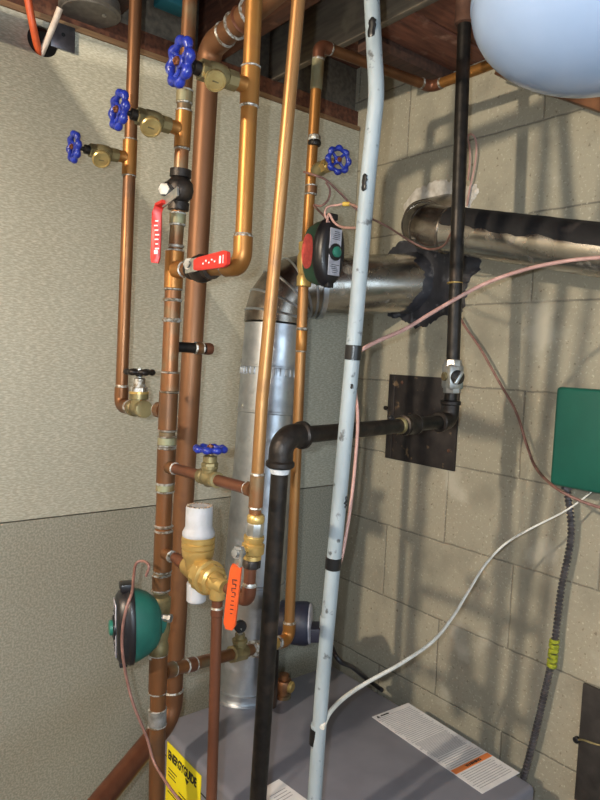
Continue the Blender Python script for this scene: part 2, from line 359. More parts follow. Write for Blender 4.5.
for k, (x0, x1, m) in enumerate([(-.533, -.472, 'wood_red'), (-.318, -.300, 'wood_grey'), (-.80, -.75, 'wood_dark'), (-1.2, -1.15, 'wood_dark'), (-1.6, -1.55, 'wood_dark'), (-2.0, -1.95, 'wood_dark'), (-2.8, -2.75, 'wood_dark'), (-3.6, -3.55, 'wood_dark')]):
    o = struct(MB().box(((x0+x1)/2, RY/2+.03, (.73+CEIL)/2), x1-x0, -RY+.05, CEIL-.73, bev=.002).done('ceiling_joist', m))
struct(MB().box((RX/2, .04, .7065), -RX, .06, .052, bev=.002).done('trim_1', 'wood_red'))                 # plate on the wallboard
struct(MB().box((RX/2, .045, .797), -RX, .04, .124, bev=.002).done('trim_2', 'wood_grey'))               # rim board
struct(MB().box((RX/2, .0, .6785), -RX-.01, .010, .012, bev=.001).done('trim_3', 'wood_strip'))          # pale edge strip
struct(MB().box((-.138, -.312, .750), .30, .050, .075, bev=.002).done('trim_4', 'wood_dark'))
t = MB()
for k in range(14): t.box((-.140, -.39-.127*k, .752+.003*(k % 2)), .315, .122, .02, bev=.002)
struct(t.done('trim_5', 'plank'))            # bridging between joists

# ------------------------------------------------------------------ boiler
bz = -.86; bx0, bx1, by0, by1 = -.655, -.118, -.762, -.118
boiler = thing('boiler', 'grey sheet metal boiler in the corner below the pipes', 'boiler', ((bx0+bx1)/2, (by0+by1)/2, -H0))
MB().box(((bx0+bx1)/2, (by0+by1)/2, (bz-H0+.04)/2), bx1-bx0, by1-by0, bz+H0-.04, bev=.012, seg=3).done('jacket', 'boiler', boiler)
MB().box(((bx0+bx1)/2, (by0+by1)/2, -H0+.02), bx1-bx0-.04, by1-by0-.04, .04).done('base', 'black', boiler)
fl0 = oZ(bz, 245, 690)
MB().lathe(fl0, Z_, [(.094, -.004), (.094, .002), (.083, .003), (.083, .022), (.081, .023)], 40).done('flue_collar', 'galv', boiler)
MB().box((bx0+.0005, (by0+by1)/2, bz-.055), .004, by1-by0-.03, .002).done('panel_seam', 'ink', boiler)
def text(body, o, ex, ey, size, m, name, par, bold=0., sx=1.):
    c = bpy.data.curves.new('t', 'FONT'); c.body = body; c.size = size; c.extrude = .0003; c.offset = bold
    ob = bpy.data.objects.new('t', c); C.objects.link(ob); bpy.context.view_layer.update()
    me = bpy.data.meshes.new_from_object(ob.evaluated_get(bpy.context.evaluated_depsgraph_get())); bpy.data.objects.remove(ob)
    ex = ex.normalized(); ey = (ey-ex*ey.dot(ex)).normalized(); ez = ex.cross(ey)
    q = par; o0 = V((0, 0, 0))
    while q is not None: o0 += q.location; q = q.parent
    for v in me.vertices: v.co = V(o)+ex*(v.co.x*sx)+ey*v.co.y+ez*v.co.z+V((0, 0, H0))-o0
    me.materials.append(M[m]); me.name = name
    ob = bpy.data.objects.new(name, me); C.objects.link(ob); ob.parent = par; return ob
# yellow energy label on the left face
xl = bx0-.0012
e0 = oX(bx0, 168, 742); e1 = oX(bx0, 200, 780)
yt0, yt1 = e0.y, e0.y-.150; zt = bz-.018
yl = thing('energy_label', 'yellow energy label with black heading on the boiler side', 'label', (xl, (yt0+yt1)/2, zt-.28))
MB().box((xl, (yt0+yt1)/2, zt-.14), .0012, yt0-yt1, .28).done('paper', 'yellow', yl)
xt = xl-.0010
text('ENERGYGUIDE', (xt, yt0-.007, zt-.034), -Y_, Z_, .027, 'ink', 'heading', yl, bold=.0010, sx=.70)
t = MB()
for z_, a, b_ in ((-.056, .01, .05), (-.064, .01, .042), (-.072, .01, .046), (-.086, .06, .13), (-.094, .06, .12), (-.11, .01, .05)):
    t.box((xt, yt0-(a+b_)/2, zt+z_), .0004, b_-a, .0022)
t.prism([(xt, yt0-.086, zt-.039), (xt, yt0-.102, zt-.039), (xt, yt0-.094, zt-.050)], V((-.0004, 0, 0)))
t.done('fine_print', 'ink', yl)
# warning label on the top
zp = bz+.0012
a0, a1, a2, a3 = [oZ(bz, *p) for p in ((372, 718), (408, 703), (516, 771), (486, 797))]
lc = (a0+a1+a2+a3)/4; ly = (a3-a0+a2-a1).normalized(); lx = (ly.cross(Z_)).normalized()
if lx.dot(a1-a0) < 0: lx = -lx
lw = (a1-a0).length*.98; ll = ((a3-a0).length+(a2-a1).length)/2
lab = thing('warning_label', 'long white printed label with orange strip on boiler top', 'label', (lc.x, lc.y, zp))
A3 = (lx, ly, Z_)
MB().box((lc.x, lc.y, zp), lw, ll, .0012, A3).done('paper', 'paper', lab)
t = MB(); k = 0; yy = -ll/2+.016
while yy < ll/2-.008:
    if not (.078 < yy < .098):
        dn = .003 if -.03 < yy < .03 else .0055
        t.box(V((lc.x, lc.y, zp+.0008))+lx*(-.006*random.random())+ly*yy, lw*(.9-.12*random.random()), .0013, .0004, A3)
    else: dn = .0055
    yy += dn+.0008
t.done('fine_print', 'ink_grey', lab)
MB().box(V((lc.x, lc.y, zp+.0009))+ly*.088, lw*.97, .014, .0006, A3).done('orange_strip', 'orange_strip', lab)
text('WARNING', V((lc.x, lc.y, zp+.0014))+ly*.0915-lx*.020, lx, -ly, .0100, 'ink', 'strip_heading', lab, bold=.0003)
t = MB(); tc_ = V((lc.x, lc.y, zp+.0009))-ly*(ll/2-.009)-lx*(lw/2-.012)
t.prism([tc_-lx*.005+ly*.004, tc_+lx*.005+ly*.004, tc_-ly*.005], Z_*.0004); t.box(tc_+lx*.022, .026, .004, .0004, A3); t.done('hazard_mark', 'ink', lab)
b0, b1, b2, b3 = [oZ(bz, *p) for p in ((262, 796), (283, 783), (302, 797), (283, 812))]
bc = (b0+b1+b2+b3)/4; l2 = thing('paper_notice', 'small white paper notice on boiler top near the white conduit', 'label', (bc.x, bc.y, zp))
by_ = (b2-b1).normalized(); bx_ = by_.cross(Z_)
MB().box((bc.x, bc.y, zp), (b1-b0).length, (b2-b1).length+.03, .0012, (bx_, by_, Z_)).done('paper', 'paper', l2)
t = MB()
for k in range(4): t.box(V((bc.x, bc.y, zp+.0008))+by_*(-.014+.008*k), (b1-b0).length*(.7-.1*(k % 2)), .0016, .0004, (bx_, by_, Z_))
t.done('fine_print', 'ink_grey', l2)

# ------------------------------------------------------------------ flues
f1 = thing('boiler_flue', 'shiny galvanized vertical flue pipe with elbow from boiler into wall', 'flue pipe', fl0+V((0, 0, .004)))
RF = .078
top = V((fl0.x*.25+oY(-.09, 283, 285).x*.75, -.09, .19)); top = oY(-.09, 279, 287)
wallp = oX(0, 410, 283); d_h = (wallp-top).normalized(); d_v = (fl0-top).normalized()
bot = fl0+V((0, 0, .005))
A_ = top+d_v*.095; D_ = top+d_h*.095
j1 = lerp(bot, A_, .30); j2 = lerp(bot, A_, .76); j3 = lerp(bot, A_, .88)
MB().tube([bot, j2], RF, 40).done('pipe', 'galv', f1)
MB().tube([j2-Z_*.003, lerp(j2, A_, .98)], RF*1.02, 40).done('pipe', 'galv', f1)
for c in (j1, j2, j3):
    ax = (A_-bot).normalized(); MB().lathe(c, ax, [(RF*1.005, -.004), (RF*1.035, -.002), (RF*1.035, .002), (RF*1.005, .004)], 40).done('seam_ring', 'galv', f1)
t = MB(); ax = (A_-bot).normalized(); a, b, _ = frame(ax)
for k in range(36):
    w_ = a*math.cos(k*math.pi/18)+b*math.sin(k*math.pi/18); t.box(j3-ax*.012+w_*RF*1.03, .004, .005, .018, (w_, ax.cross(w_), ax), bev=.001, seg=1)
t.done('crimp', 'galv', f1)
for k, c in ((20, j2), (27, j2), (31, j3), (24, j3), (22, j1), (29, j1)):
    w_ = a*math.cos(k*math.pi/18)+b*math.sin(k*math.pi/18); MB().lathe(c+ax*.012+w_*RF*1.015, w_, [(.005, 0), (.005, .003), (.003, .0045)], 8).done('screw', 'chrome', f1)
pts = [A_, A_-d_v*.006]+fillet(A_, top, D_, .088, 5)+[D_]
MB().tube(pts, RF*1.05, 40).done('elbow', 'galv_dark', f1, ang=12)
for i in range(2, len(pts)-1):
    tg = (pts[i+1]-pts[i-1]).normalized(); MB().lathe(pts[i], tg, [(RF*1.06, -.003), (RF*1.085, 0), (RF*1.06, .003)], 40).done('seam_ring', 'galv', f1)
MB().tube([lerp(D_, wallp, -.02), wallp+d_h*.02], RF, 40).done('pipe', 'galv2', f1)
c = lerp(D_, wallp, .03); MB().lathe(c, d_h, [(RF*1.01, -.012), (RF*1.09, -.009), (RF*1.09, .004), (RF*1.01, .006)], 40).done('clamp_band', 'galv', f1)

f2 = thing('water_heater_flue', 'narrow flue pipe crusted with soot running along the block wall', 'flue pipe', oX(0, 434, 218))
R2 = .050
p0 = oX(-.006, 446, 215); p2 = at(480, 219, 1.42); p3 = at(600, 239, 1.25); dd = (p3-p2).normalized(); end = p3+dd*.55
cor = p2-dd*.15; cor = V((p2.x-.004, p0.y-.012, p2.z+.012))
fl = fillet(p0, cor, end, .085, 5)
MB().tube([p0+X_*.02, p0]+fl+[fl[-1]+dd*.03], R2*1.04, 36).done('elbow', 'galv_dark', f2, ang=12)
for q_, tg in ((fl[1], fl[2]-fl[0]), (fl[2], fl[3]-fl[1]), (fl[3], fl[4]-fl[2]), (fl[-1]+dd*.03, dd)):
    MB().lathe(q_, tg, [(R2*1.05, -.003), (R2*1.075, 0), (R2*1.05, .003)], 36).done('seam_ring', 'galv_dark', f2)
MB().tube([fl[-1], end], R2, 36).done('pipe', 'galv2', f2)
# soot crust lying along the upper side
dd = (end-fl[-1]).normalized()
t = MB(); rows = []
n = 44; m_ = 15
upv = (Z_-dd*dd.z).normalized(); sdv = dd.cross(upv)
if sdv.dot(EYE-p2) < 0: sdv = -sdv
for i in range(n+1):
    c = fl[-1]+dd*(.02+(end-fl[-1]).length*i/n*.97); row = []
    for j in range(m_):
        u = j/(m_-1); edge = math.sin(math.pi*u)**.5
        th = lerp(-1.0, 1.5+.3*noise.noise(V((i*.45, 3.1, 0))), u)
        rr = R2+(.0012+.0022*edge*(1+.6*noise.noise(V((i*.8, j*.9, 1)))))*(1 if 0 < i < n else 0)-(.002 if j in (0, m_-1) else 0)
        row.append(t.b.verts.new(c+upv*(math.cos(th)*rr)+sdv*(math.sin(th)*rr)))
    rows.append(row)
for r1, r2 in zip(rows, rows[1:]):
    for j in range(m_-1): t.b.faces.new((r1[j], r1[j+1], r2[j+1], r2[j]))
t.done('soot_crust', 'soot', f2)

def blob(name, label, cat, x, outline, m, thick=.004, jit=.010, seed=0, hole=None):
    P = [oX(x, *p) for p in outline]; P = smooth(P+[P[0]], 9)[:-1]; t = MB(); c = sum(P, V((0, 0, 0)))/len(P)
    out = []
    for i, p in enumerate(P):
        n_ = noise.noise(V((p.y*60, p.z*60, seed)))+.6*noise.noise(V((p.y*140, p.z*140, seed+4)))
        out.append(p+(p-c).normalized()*jit*n_)
    o_ = [t.b.verts.new(p) for p in out]; i_ = [t.b.verts.new(lerp(p, c, .06)-X_*thick) for p in out]
    h_ = [t.b.verts.new(lerp(p, c, .5)-X_*(thick*1.3)) for p in out]
    t.skin([o_, i_, h_], caps=False); t.b.faces.new(h_)
    return tag(t.done(name, m), label, cat)
blob('sealant_patch', 'black sealant smeared on block wall around the larger flue', 'sealant', -.0005,
     [(402, 240), (425, 244), (445, 250), (462, 250), (478, 256), (480, 270), (470, 278), (466, 292), (463, 312), (440, 316), (424, 328), (410, 325), (400, 318), (388, 315), (384, 290), (388, 256)], 'tar', seed=2, jit=.009)
sp_o = [o for o in bpy.data.objects if o.name == 'sealant_patch'][0]
t = MB(); a, b, _ = frame(d_h); rows = []                            # the smear carried onto the pipe's end
for j in range(7):
    row = []
    for i in range(72):
        an = 2*math.pi*i/72; w_ = a*math.cos(an)+b*math.sin(an)
        p = wallp+w_*RF; back = (0-p.x)/d_h.x                          # distance along the pipe to the wall here
        ln = .038+.030*noise.noise(V((math.cos(an)*2.2, math.sin(an)*2.2, 3)))+.012*noise.noise(V((math.cos(an)*9, math.sin(an)*9, 7)))
        row.append(t.b.verts.new(wallp+d_h*(back+.01-(ln+.01)*j/6)+w_*(RF+(.0045*(1-(j/6)**3)-.0006))))
    rows.append(row)
t.skin(rows, caps=False); t.done('pipe_smear', 'tar', sp_o)
blob('plaster_patch', 'white plaster patch on block wall around the smaller flue', 'plaster', -.0003,
     [(404, 206), (412, 192), (428, 184), (446, 180), (462, 186), (476, 184), (478, 194), (470, 206), (462, 230), (448, 248), (428, 246), (412, 238), (404, 224)], 'plaster', seed=8, jit=.008)

# ------------------------------------------------------------------ copper pipes
BL = 'blue handled valves'
def drain_valve(label, P, tip, R_, s=1., mbody='brass_dirty', cs=.8):
    """stop valve with a waste cap, standing out of a pipe towards -X, P on the pipe, tip = handwheel centre"""
    ax = (tip-P).normalized(); L = (tip-P).length
    o = thing('gate_valve', label, 'valve', P+ax*.03, BL)
    MB().lathe(P, ax, [(.0125*s, L*.22), (.0145*s, L*.23), (.0145*s, L*.36), (.012*s, L*.37)], 8).done('end_socket', mbody, o)
    c = P+ax*L*.55
    MB().lathe(P, ax, [(.011*s, L*.35), (.0155*s, L*.40), (.0165*s, L*.50), (.0155*s, L*.60), (.012*s, L*.64)], 20).done('body', mbody, o)
    MB().hexa(P, ax, .0145*s, L*.63, L*.74).done('bonnet', mbody, o)
    MB().lathe(P, ax, [(.0095*s, L*.73), (.0095*s, L*.82), (.0045*s, L*.83), (.0045*s, L)], 14).done('stem', 'iron' if s < .95 else mbody, o)
    nrm = (EYE-c); nrm = V((nrm.x*.55, nrm.y, 0)).normalized(); nrm = (V((nrm.x, nrm.y, -.95))).normalized()
    cp = MB().lathe(c, nrm, [(.010*cs, .004), (.012*cs, .021*cs), (.0175*cs, .022*cs), (.0185*cs, .024*cs), (.0185*cs, .031*cs), (.0165*cs, .0335*cs), (.0145*cs, .0335*cs), (.0140*cs, .0318*cs), (.001, .0318*cs)], 28).done('waste_cap', 'brass_cap', o)
    MB().box(c+nrm*.0322*cs, .012*cs, .0022*cs, .0014, (ax, nrm.cross(ax), nrm)).done('cap_mark', 'brass_dirty', cp)
    wheel(o, tip, ax, R_)
    return o
def T_of(a, b): return (b-a).normalized()

# P1: thin riser at the left
g = 'copper risers'
r1 = .0111
A = oX(XM, 135.5, 0); A = A+(A-oX(XM, 127, 158)).normalized()*.0; B = oX(XM, 129.6, 158); Cc = oX(XM, 121, 406); D = oX(XM, 160, 411)
tp = A+T_of(B, A)*((CEIL-A.z)/T_of(B, A).z)
cp1 = thing('copper_pipe', 'leftmost thin copper riser with an elbow at its foot', 'pipe', Cc, g)
f = elbow(cp1, B, Cc, D, r1, .016, 'copper', sock=.02)
seg(cp1, tp, f[0], r1, 'copper')
dirv = T_of(B, A)
tipA = oY(B.y, 74, 147)
tee(cp1, B, dirv, r1, .062, tipA-B, .0085, (tipA-B).length*.25, 'copper_gold')
seg(cp1, f[1], oX(XM, 133, 407.5), r1, 'copper')
drain_valve('small blue handled valve on the leftmost copper riser, lowest of three along the wall', B, tipA, .0245, .82, cs=.84)

# P2: main riser
p2a, p2b, p2c, p2d = oX(XM, 190, 0), oX(XM, 183, 130), oX(XM, 179.5, 190), oX(XM, 174, 270)
p2e, p2f, p2g, p2h, p2i, p2j = oX(XM, 168, 411), oX(XM, 166, 466), oX(XM, 163, 551), oX(XM, 159, 625), oX(XM, 158, 673), oX(XM, 156.5, 790)
up2 = T_of(p2b, p2a); tp = p2a+up2*((CEIL-p2a.z)/up2.z)
r2t, r2 = .0112, .0133
dn2 = T_of(p2i, p2j); foot = p2j+dn2*((-H0-p2j.z)/dn2.z)
cp2 = thing('copper_pipe', 'main copper riser beside the leftmost one, full of tees and valves', 'pipe', foot, g)
seg(cp2, tp, oX(XM, 180.5, 174), r2t, 'copper_dirty'); seg(cp2, oX(XM, 178.3, 207), p2d, r2t, 'copper_dirty')
seg(cp2, p2d, p2e, r2, 'copper_dirty'); seg(cp2, p2e, oX(XM, 160.5, 592), r2, 'copper_dirty'); seg(cp2, oX(XM, 158.5, 655), foot, r2, 'copper')
tip2 = oY(p2b.y, 119, 110)
tee(cp2, p2b, up2, r2t, .056, tip2-p2b, .0085, (tip2-p2b).length*.27, 'copper_gold')
sleeve(cp2, oX(XM, 184.5, 97), up2, r2t, .018, 'patina')
sleeve(cp2, oX(XM, 177.6, 219), up2, r2t, .016, 'patina'); ring(cp2, oX(XM, 176, 246), up2, r2t)
ax = T_of(p2e, p2d); P4c = oX(XM, 242, 266.5)
tee(cp2, p2d, ax, r2*.98, .060, P4c-p2d, .0112, .036, 'copper_gold')
ring(cp2, oX(XM, 172.5, 300), ax, r2, h=.005); ring(cp2, oX(XM, 171.8, 320), ax, r2, h=.006)
sleeve(cp2, oX(XM, 170, 382), ax, r2, .030, 'copper_dirty')
tee(cp2, p2e, ax, r2, .062, oX(XM, 130, 406)-p2e, .0111, .034, 'copper')
ax = T_of(p2g, p2e)
sleeve(cp2, oX(XM, 167, 441), ax, r2, .013, 'patina')
tee(cp2, p2f, ax, r2, .058, oX(XM, 256, 492)-p2f, .0083, .031, 'copper_dirty')
sleeve(cp2, oX(XM, 165.2, 487), ax, r2, .013, 'patina'); ring(cp2, oX(XM, 163.8, 526), ax, r2)
tee(cp2, p2g, ax, r2, .066, oX(XM, 240, 600)-p2g, .0083, .030, 'copper')
sleeve(cp2, oX(XM, 161.3, 582), ax, r2, .024, 'copper')
ax = T_of(p2j, p2i)
sleeve(cp2, oX(XM, 158, 654), ax, r2, .014, 'solder', rings=False, k=1.18)
sleeve(cp2, oX(XM, 157.3, 717), ax, r2, .026, 'nut', k=1.16)
drain_valve('mid blue handled valve left of the main riser, middle of three along the wall', p2b, tip2, .027, .88, cs=.84)
# small side stub on the big brown pipe side
# ball valve on the main riser
def ball_valve(label, c, ax, side, r, L, mb, group=None):
    o = thing('ball_valve', label, 'valve', c, group)
    ax = ax.normalized()
    MB().lathe(c, ax, [(r*1.05, -L/2), (r*1.45, -L/2+.001), (r*1.45, -L*.3), (r*1.2, -L*.28), (r*1.75, -L*.17), (r*1.9, 0), (r*1.75, L*.17), (r*1.2, L*.28), (r*1.45, L*.3), (r*1.45, L/2-.001), (r*1.05, L/2)], 24).done('body', mb, o)
    MB().lathe(c, side, [(.0085, r*1.5), (.0085, r*2.1), (.0055, r*2.15), (.0055, r*2.5)], 14).done('stem', mb, o)
    return o
c = p2c; sd = -X_
o = ball_valve('black bodied ball valve with red lever hanging on the main riser', c, T_of(p2d, p2b), sd, .0115, .064, 'iron_fit', 'ball valves with red levers')
nut = oX(XM-.034, 165.5, 190)
seg2 = MB().tube([c-X_*.016, nut], .0065, 12).done('stem_neck', 'chrome', o)
MB().hexa(nut, (-X_*.6-Y_*.5).normalized(), .010, -.004, .007).done('lever_nut', 'nut', o)
lp = [oX(XM-.036, *p) for p in ((178, 191), (171, 197), (163, 203))]
wd = rt.copy()
MB().strip(lp, Z_*.8+Y_*.4, .014, .003).done('lever_arm', 'chrome', o)
lp = [oX(XM-.038, *p) for p in ((165, 202), (159, 206), (157, 213), (156.5, 235), (155.5, 258), (155, 263))]
lv = MB().strip(lp, wd, [.012, .014, .015, .0152, .0150, .011], .0055).done('lever_grip', 'red', o)
t = MB()
HB = (rt.cross(Z_), rt, Z_)
for k in range(7): q_ = oX(XM-.0415, 156.6+random.uniform(-.6, .6), 221+k*4.6)-fw*.0004; t.box(q_, .0008, .004+.003*random.random(), .0020, HB)
t.box(oX(XM-.0415, 155.9, 252)-fw*.0004, .0008, .0055, .006, HB)
t.done('grip_print', 'ink_white', lv)
# P4 golden riser + crossover
p4a, p4b, p4c = oX(XM, 254, 0), oX(XM, 250, 87), P4c
up4 = T_of(p4b, p4a); tp = p4a+up4*((CEIL-p4a.z)/up4.z); r4 = .0113
cp4 = thing('copper_pipe', 'golden copper riser ending in an elbow at the red crossover valve', 'pipe', p4c, g)
f = elbow(cp4, p4b, p4c, p2d, r4, .019, 'copper_gold', sock=.022, k=1.17)
seg(cp4, tp, f[0], r4, 'copper_gold'); hx = T_of(p4c, p2d)
vc = lerp(p4c, p2d, .55); seg(cp4, f[1], vc-hx*.025, r4, 'copper_gold')
tip4 = oY(p4b.y, 180, 62)
tee(cp4, p4b, up4, r4, .050, tip4-p4b, .0085, (tip4-p4b).length*.26, 'copper_gold')
drain_valve('large blue handled valve on the golden riser, highest of three along the wall', p4b, tip4, .0285, .92, 'brass_dirty', cs=.74)
o = ball_valve('black bodied ball valve with level red lever on the crossover pipe', vc, hx, sd, .0113, .062, 'iron_fit', 'ball valves with red levers')
cpx = p2d+hx*-.036
MB().tube([cpx, vc+hx*.028], r4, 18).done('tail_piece', 'copper', o)
nut = oX(XM-.030, 190.5, 264.5)
MB().tube([vc-X_*.014+hx*.004, lerp(vc, nut, .7)], .006, 12).done('stem_neck', 'chrome', o)
MB().hexa(nut, (-X_*.8-Y_*.4).normalized(), .0095, -.004, .006).lathe(nut, (-X_*.8-Y_*.4).normalized(), [(.0048, .005), (.0048, .010)], 12).done('lever_nut', 'nut', o)
lp = [oX(XM-.033, *p) for p in ((186, 267), (192, 265.5), (197, 264.4))]
MB().strip(lp, Z_, .019, .003).done('lever_arm', 'chrome', o)
lp = [oX(XM-.035, *p) for p in ((195, 265), (198, 264.2), (212, 261.5), (225, 258.8), (228.5, 258))]
lv = MB().strip(lp, Z_, [.014, .018, .0205, .0215, .016], .0055).done('lever_grip', 'red', o)
t = MB()
for k in range(5): q_ = oX(XM-.0385, 203+k*2.9, 262.8-k*.55+(-1.5 if k % 2 else .8)); t.box(q_, .0006, .003, .0022)
q_ = oX(XM-.0385, 220, 259.6); t.box(q_, .0006, .004, .010)
q_ = oX(XM-.0385, 223, 259); t.box(q_, .0006, .0012, .011)
t.done('grip_print', 'ink_white', lv)

# P3 big brown pipe, farther back
X3 = -.705; r3 = .0206
a3, b3_, c3 = oX(X3, 209.5, 48), oX(X3, 187, 440), oX(X3, 171, 716)
d3 = at(97, 806, 1.16); far = at(330, -58, .98)
far = oX(X3, 262, 3); far = a3+(far-a3).normalized()*.42
cp3 = thing('copper_pipe', 'thick brown copper pipe behind the main riser, bent at top and bottom', 'pipe', c3, g)
f = elbow(cp3, far, a3, b3_, r3, .030, 'copper_big', sock=.030, k=1.1)
dwn = d3+(d3-c3).normalized()*.35
f2_ = elbow(cp3, b3_, c3, dwn, r3, .045, 'copper_big', sock=.022, k=1.1)
seg(cp3, f[0], far, r3, 'copper_big'); seg(cp3, f[1], b3_, r3, 'copper_big'); seg(cp3, b3_, f2_[0], r3, 'copper_big'); seg(cp3, f2_[1], dwn, r3, 'copper_red')
for k, m_ in ((.062, 'solder'), (.085, 'copper_red'), (.11, 'solder')): ring(cp3, f[0]+(far-f[0]).normalized()*k, far-f[0], r3, m_, h=.006)
ring(cp3, oX(X3, 180, 553), b3_-c3, r3, 'copper_red'); 
# short capped stub between the risers
st0 = oX(X3, 183, 347.5); st1 = oX(X3-.045, 207, 349)
stub = thing('pipe_stub', 'short dark capped copper stub crossing the thick brown pipe', 'pipe', st0)
s0 = oX(XM+.004, 172, 346.5); s1 = oX(-.772, 211, 349)
MB().tube([s0, s1], .0086, 18).done('pipe', 'iron', stub); sleeve(stub, lerp(s0, s1, .68), s1-s0, .0088, .012, 'copper_dirty')
MB().lathe(s1, s1-s0, [(.0098, -.012), (.0104, -.004), (.0090, .001), (.004, .003)], 18).done('end_cap', 'copper_red', stub)

# gate valve between leftmost riser foot and main riser
vc = oX(XM, 138.5, 408.5); va = T_of(oX(XM, 121, 406), oX(XM, 160, 411)); vu = V((0, 0, 1))
o = thing('gate_valve', 'brass gate valve with bare metal handwheel at the leftmost riser\'s foot', 'valve', vc)
MB().lathe(vc, va, [(.0125, -.024), (.0152, -.023), (.0152, -.014), (.013, -.012), (.0135, -.002), (.0135, .004), (.013, .013), (.0152, .015), (.0152, .024), (.0125, .025)], 18).lathe(vc, vu, [(.0125, 0), (.0135, .016), (.0165, .017), (.0165, .026), (.014, .027)], 18).done('body', 'brass_dirty', o)
MB().lathe(vc, vu, [(.017, .026), (.017, .030)], 20).done('bonnet_ring', 'brass', o)
MB().hexa(vc, vu, .0145, .029, .038).lathe(vc, vu, [(.011, .037), (.0105, .052), (.008, .054)], 14).done('bonnet', 'solder', o)
MB().lathe(vc, vu, [(.004, .05), (.004, .066)], 10).done('stem', 'chrome', o)
wheel(o, vc+Z_*.064, vu, .0245, 6, 'iron_fit', 4, 'chrome')

# P5 pale half inch line
r5 = .0083
a5, b5, c5 = oX(XM, 298.5, 0), oX(XM, 262, 400), oX(XM, 257.5, 474)
t5 = oX(XM, 256.5, 491); v5 = oX(XM, 253, 548); e5 = oX(XM, 248, 601); prv_c = oX(XM, 199.5, 566); in5 = oX(XM, 166, 552)
up5 = T_of(b5, a5); tp = a5+up5*((CEIL-a5.z)/up5.z)
cp5 = thing('copper_pipe', 'pale slim copper line leaning in front of the big flue', 'pipe', e5, g)
f = elbow(cp5, v5, e5, in5, r5, .013, 'copper_red', sock=.012, k=1.2)
seg(cp5, tp, b5, r5, 'copper_pale'); seg(cp5, b5, t5, r5, 'copper_pale'); seg(cp5, t5, oX(XM, 254, 530), r5, 'copper_dirty')
seg(cp5, oX(XM, 250.5, 566), f[0], r5, 'copper_red')
tee(cp5, t5, t5-b5, r5, .044, p2f-t5, r5, .021, 'copper_dirty')
seg(cp5, f[1], oX(XM, 228, 588), r5, 'copper_red')
# crossover valve
xv = lerp(p2f, t5, .53); xa = T_of(p2f, t5)
xo = thing('copper_pipe', 'short sloping copper crossover below the level blue handwheel', 'pipe', xv, g)
seg(xo, p2f+xa*.031, xv-xa*.016, r5, 'copper_red'); seg(xo, xv+xa*.016, t5-xa*.02, r5, 'copper_red')
o = thing('gate_valve', 'brass gate valve with level blue handwheel on the sloping crossover pipe', 'valve', xv, BL)
MB().lathe(xv, xa, [(.0095, -.024), (.0118, -.023), (.0118, -.014), (.010, -.012), (.0135, 0), (.010, .012), (.0118, .014), (.0118, .023), (.0095, .024)], 18).lathe(xv, vu, [(.0105, 0), (.0115, .013), (.0125, .014), (.0125, .018)], 16).done('body', 'brass_dirty', o)
MB().hexa(xv, vu, .0125, .017, .023).lathe(xv, vu, [(.0085, .022), (.0105, .024), (.0105, .032), (.0065, .034)], 14).done('bonnet', 'brass_dirty', o)
MB().lathe(xv, vu, [(.0038, .03), (.0038, .047)], 10).done('stem', 'brass', o)
wheel(o, xv+Z_*.043+xa*0, vu, .0235)
# brass ball valve with orange lever
o = thing('ball_valve', 'brass ball valve with orange lever at the foot of the pale line', 'valve', v5)
ax = T_of(e5, v5)
MB().lathe(v5, ax, [(.0105, -.027), (.0125, -.026), (.0125, -.017), (.011, -.015)], 8).done('end_nut', 'iron_fit', o)
MB().lathe(v5, ax, [(.010, -.016), (.0128, -.014), (.0118, -.009), (.0155, -.006), (.0155, .005), (.0118, .008), (.0138, .012), (.0138, .017), (.010, .018)], 24).done('body', 'brass', o)
MB().lathe(v5, ax, [(.0115, .018), (.0122, .020), (.0122, .034), (.0115, .036)], 8).done('union', 'chrome', o)
MB().lathe(v5, ax, [(.0105, .035), (.0118, .037), (.0118, .044), (.0095, .047)], 20).done('end_collar', 'brass', o)
nut = oX(XM-.030, 238.5, 552.5)
MB().tube([v5-X_*.012, lerp(v5, nut, .75)], .0062, 12).done('stem_neck', 'brass', o)
nx = (-X_*.85-Y_*.3+Z_*.1).normalized()
MB().hexa(nut, nx, .0092, -.005, .004).lathe(nut, nx, [(.0045, .003), (.0045, .009)], 12).done('lever_nut', 'nut', o)
MB().strip([oX(XM-.031, *p) for p in ((240, 549), (239, 558), (237.5, 566), (236.5, 572))], Y_, .0135, .003).done('lever_arm', 'chrome', o)
lv = MB().strip([oX(XM-.033, *p) for p in ((237, 566), (236, 570), (234, 585), (231.5, 607), (229.8, 624), (229.5, 629))], (rt+Y_*-.6).normalized(), [.0135, .0155, .0165, .0172, .0168, .010], .005).done('lever_grip', 'orange', o)
hy = (rt+Y_*-.6).normalized(); HA = (Z_.cross(hy)*-1, hy, Z_); t = MB(); random.seed(3)
for k in range(9):
    yy = 580+k*4.2; xx = 234.6-(yy-580)*.105
    t.box(oX(XM-.0372, xx, yy), .0006, (.0072, .0055, .0064)[k % 3] if k < 3 else .003+.003*random.random(), .0012, HA)
    if k < 4: t.box(oX(XM-.0372, xx+(1.6 if k % 2 else -1.8), yy+1.6), .0006, .0011, .004, HA)
t.done('grip_print', 'ink', lv)

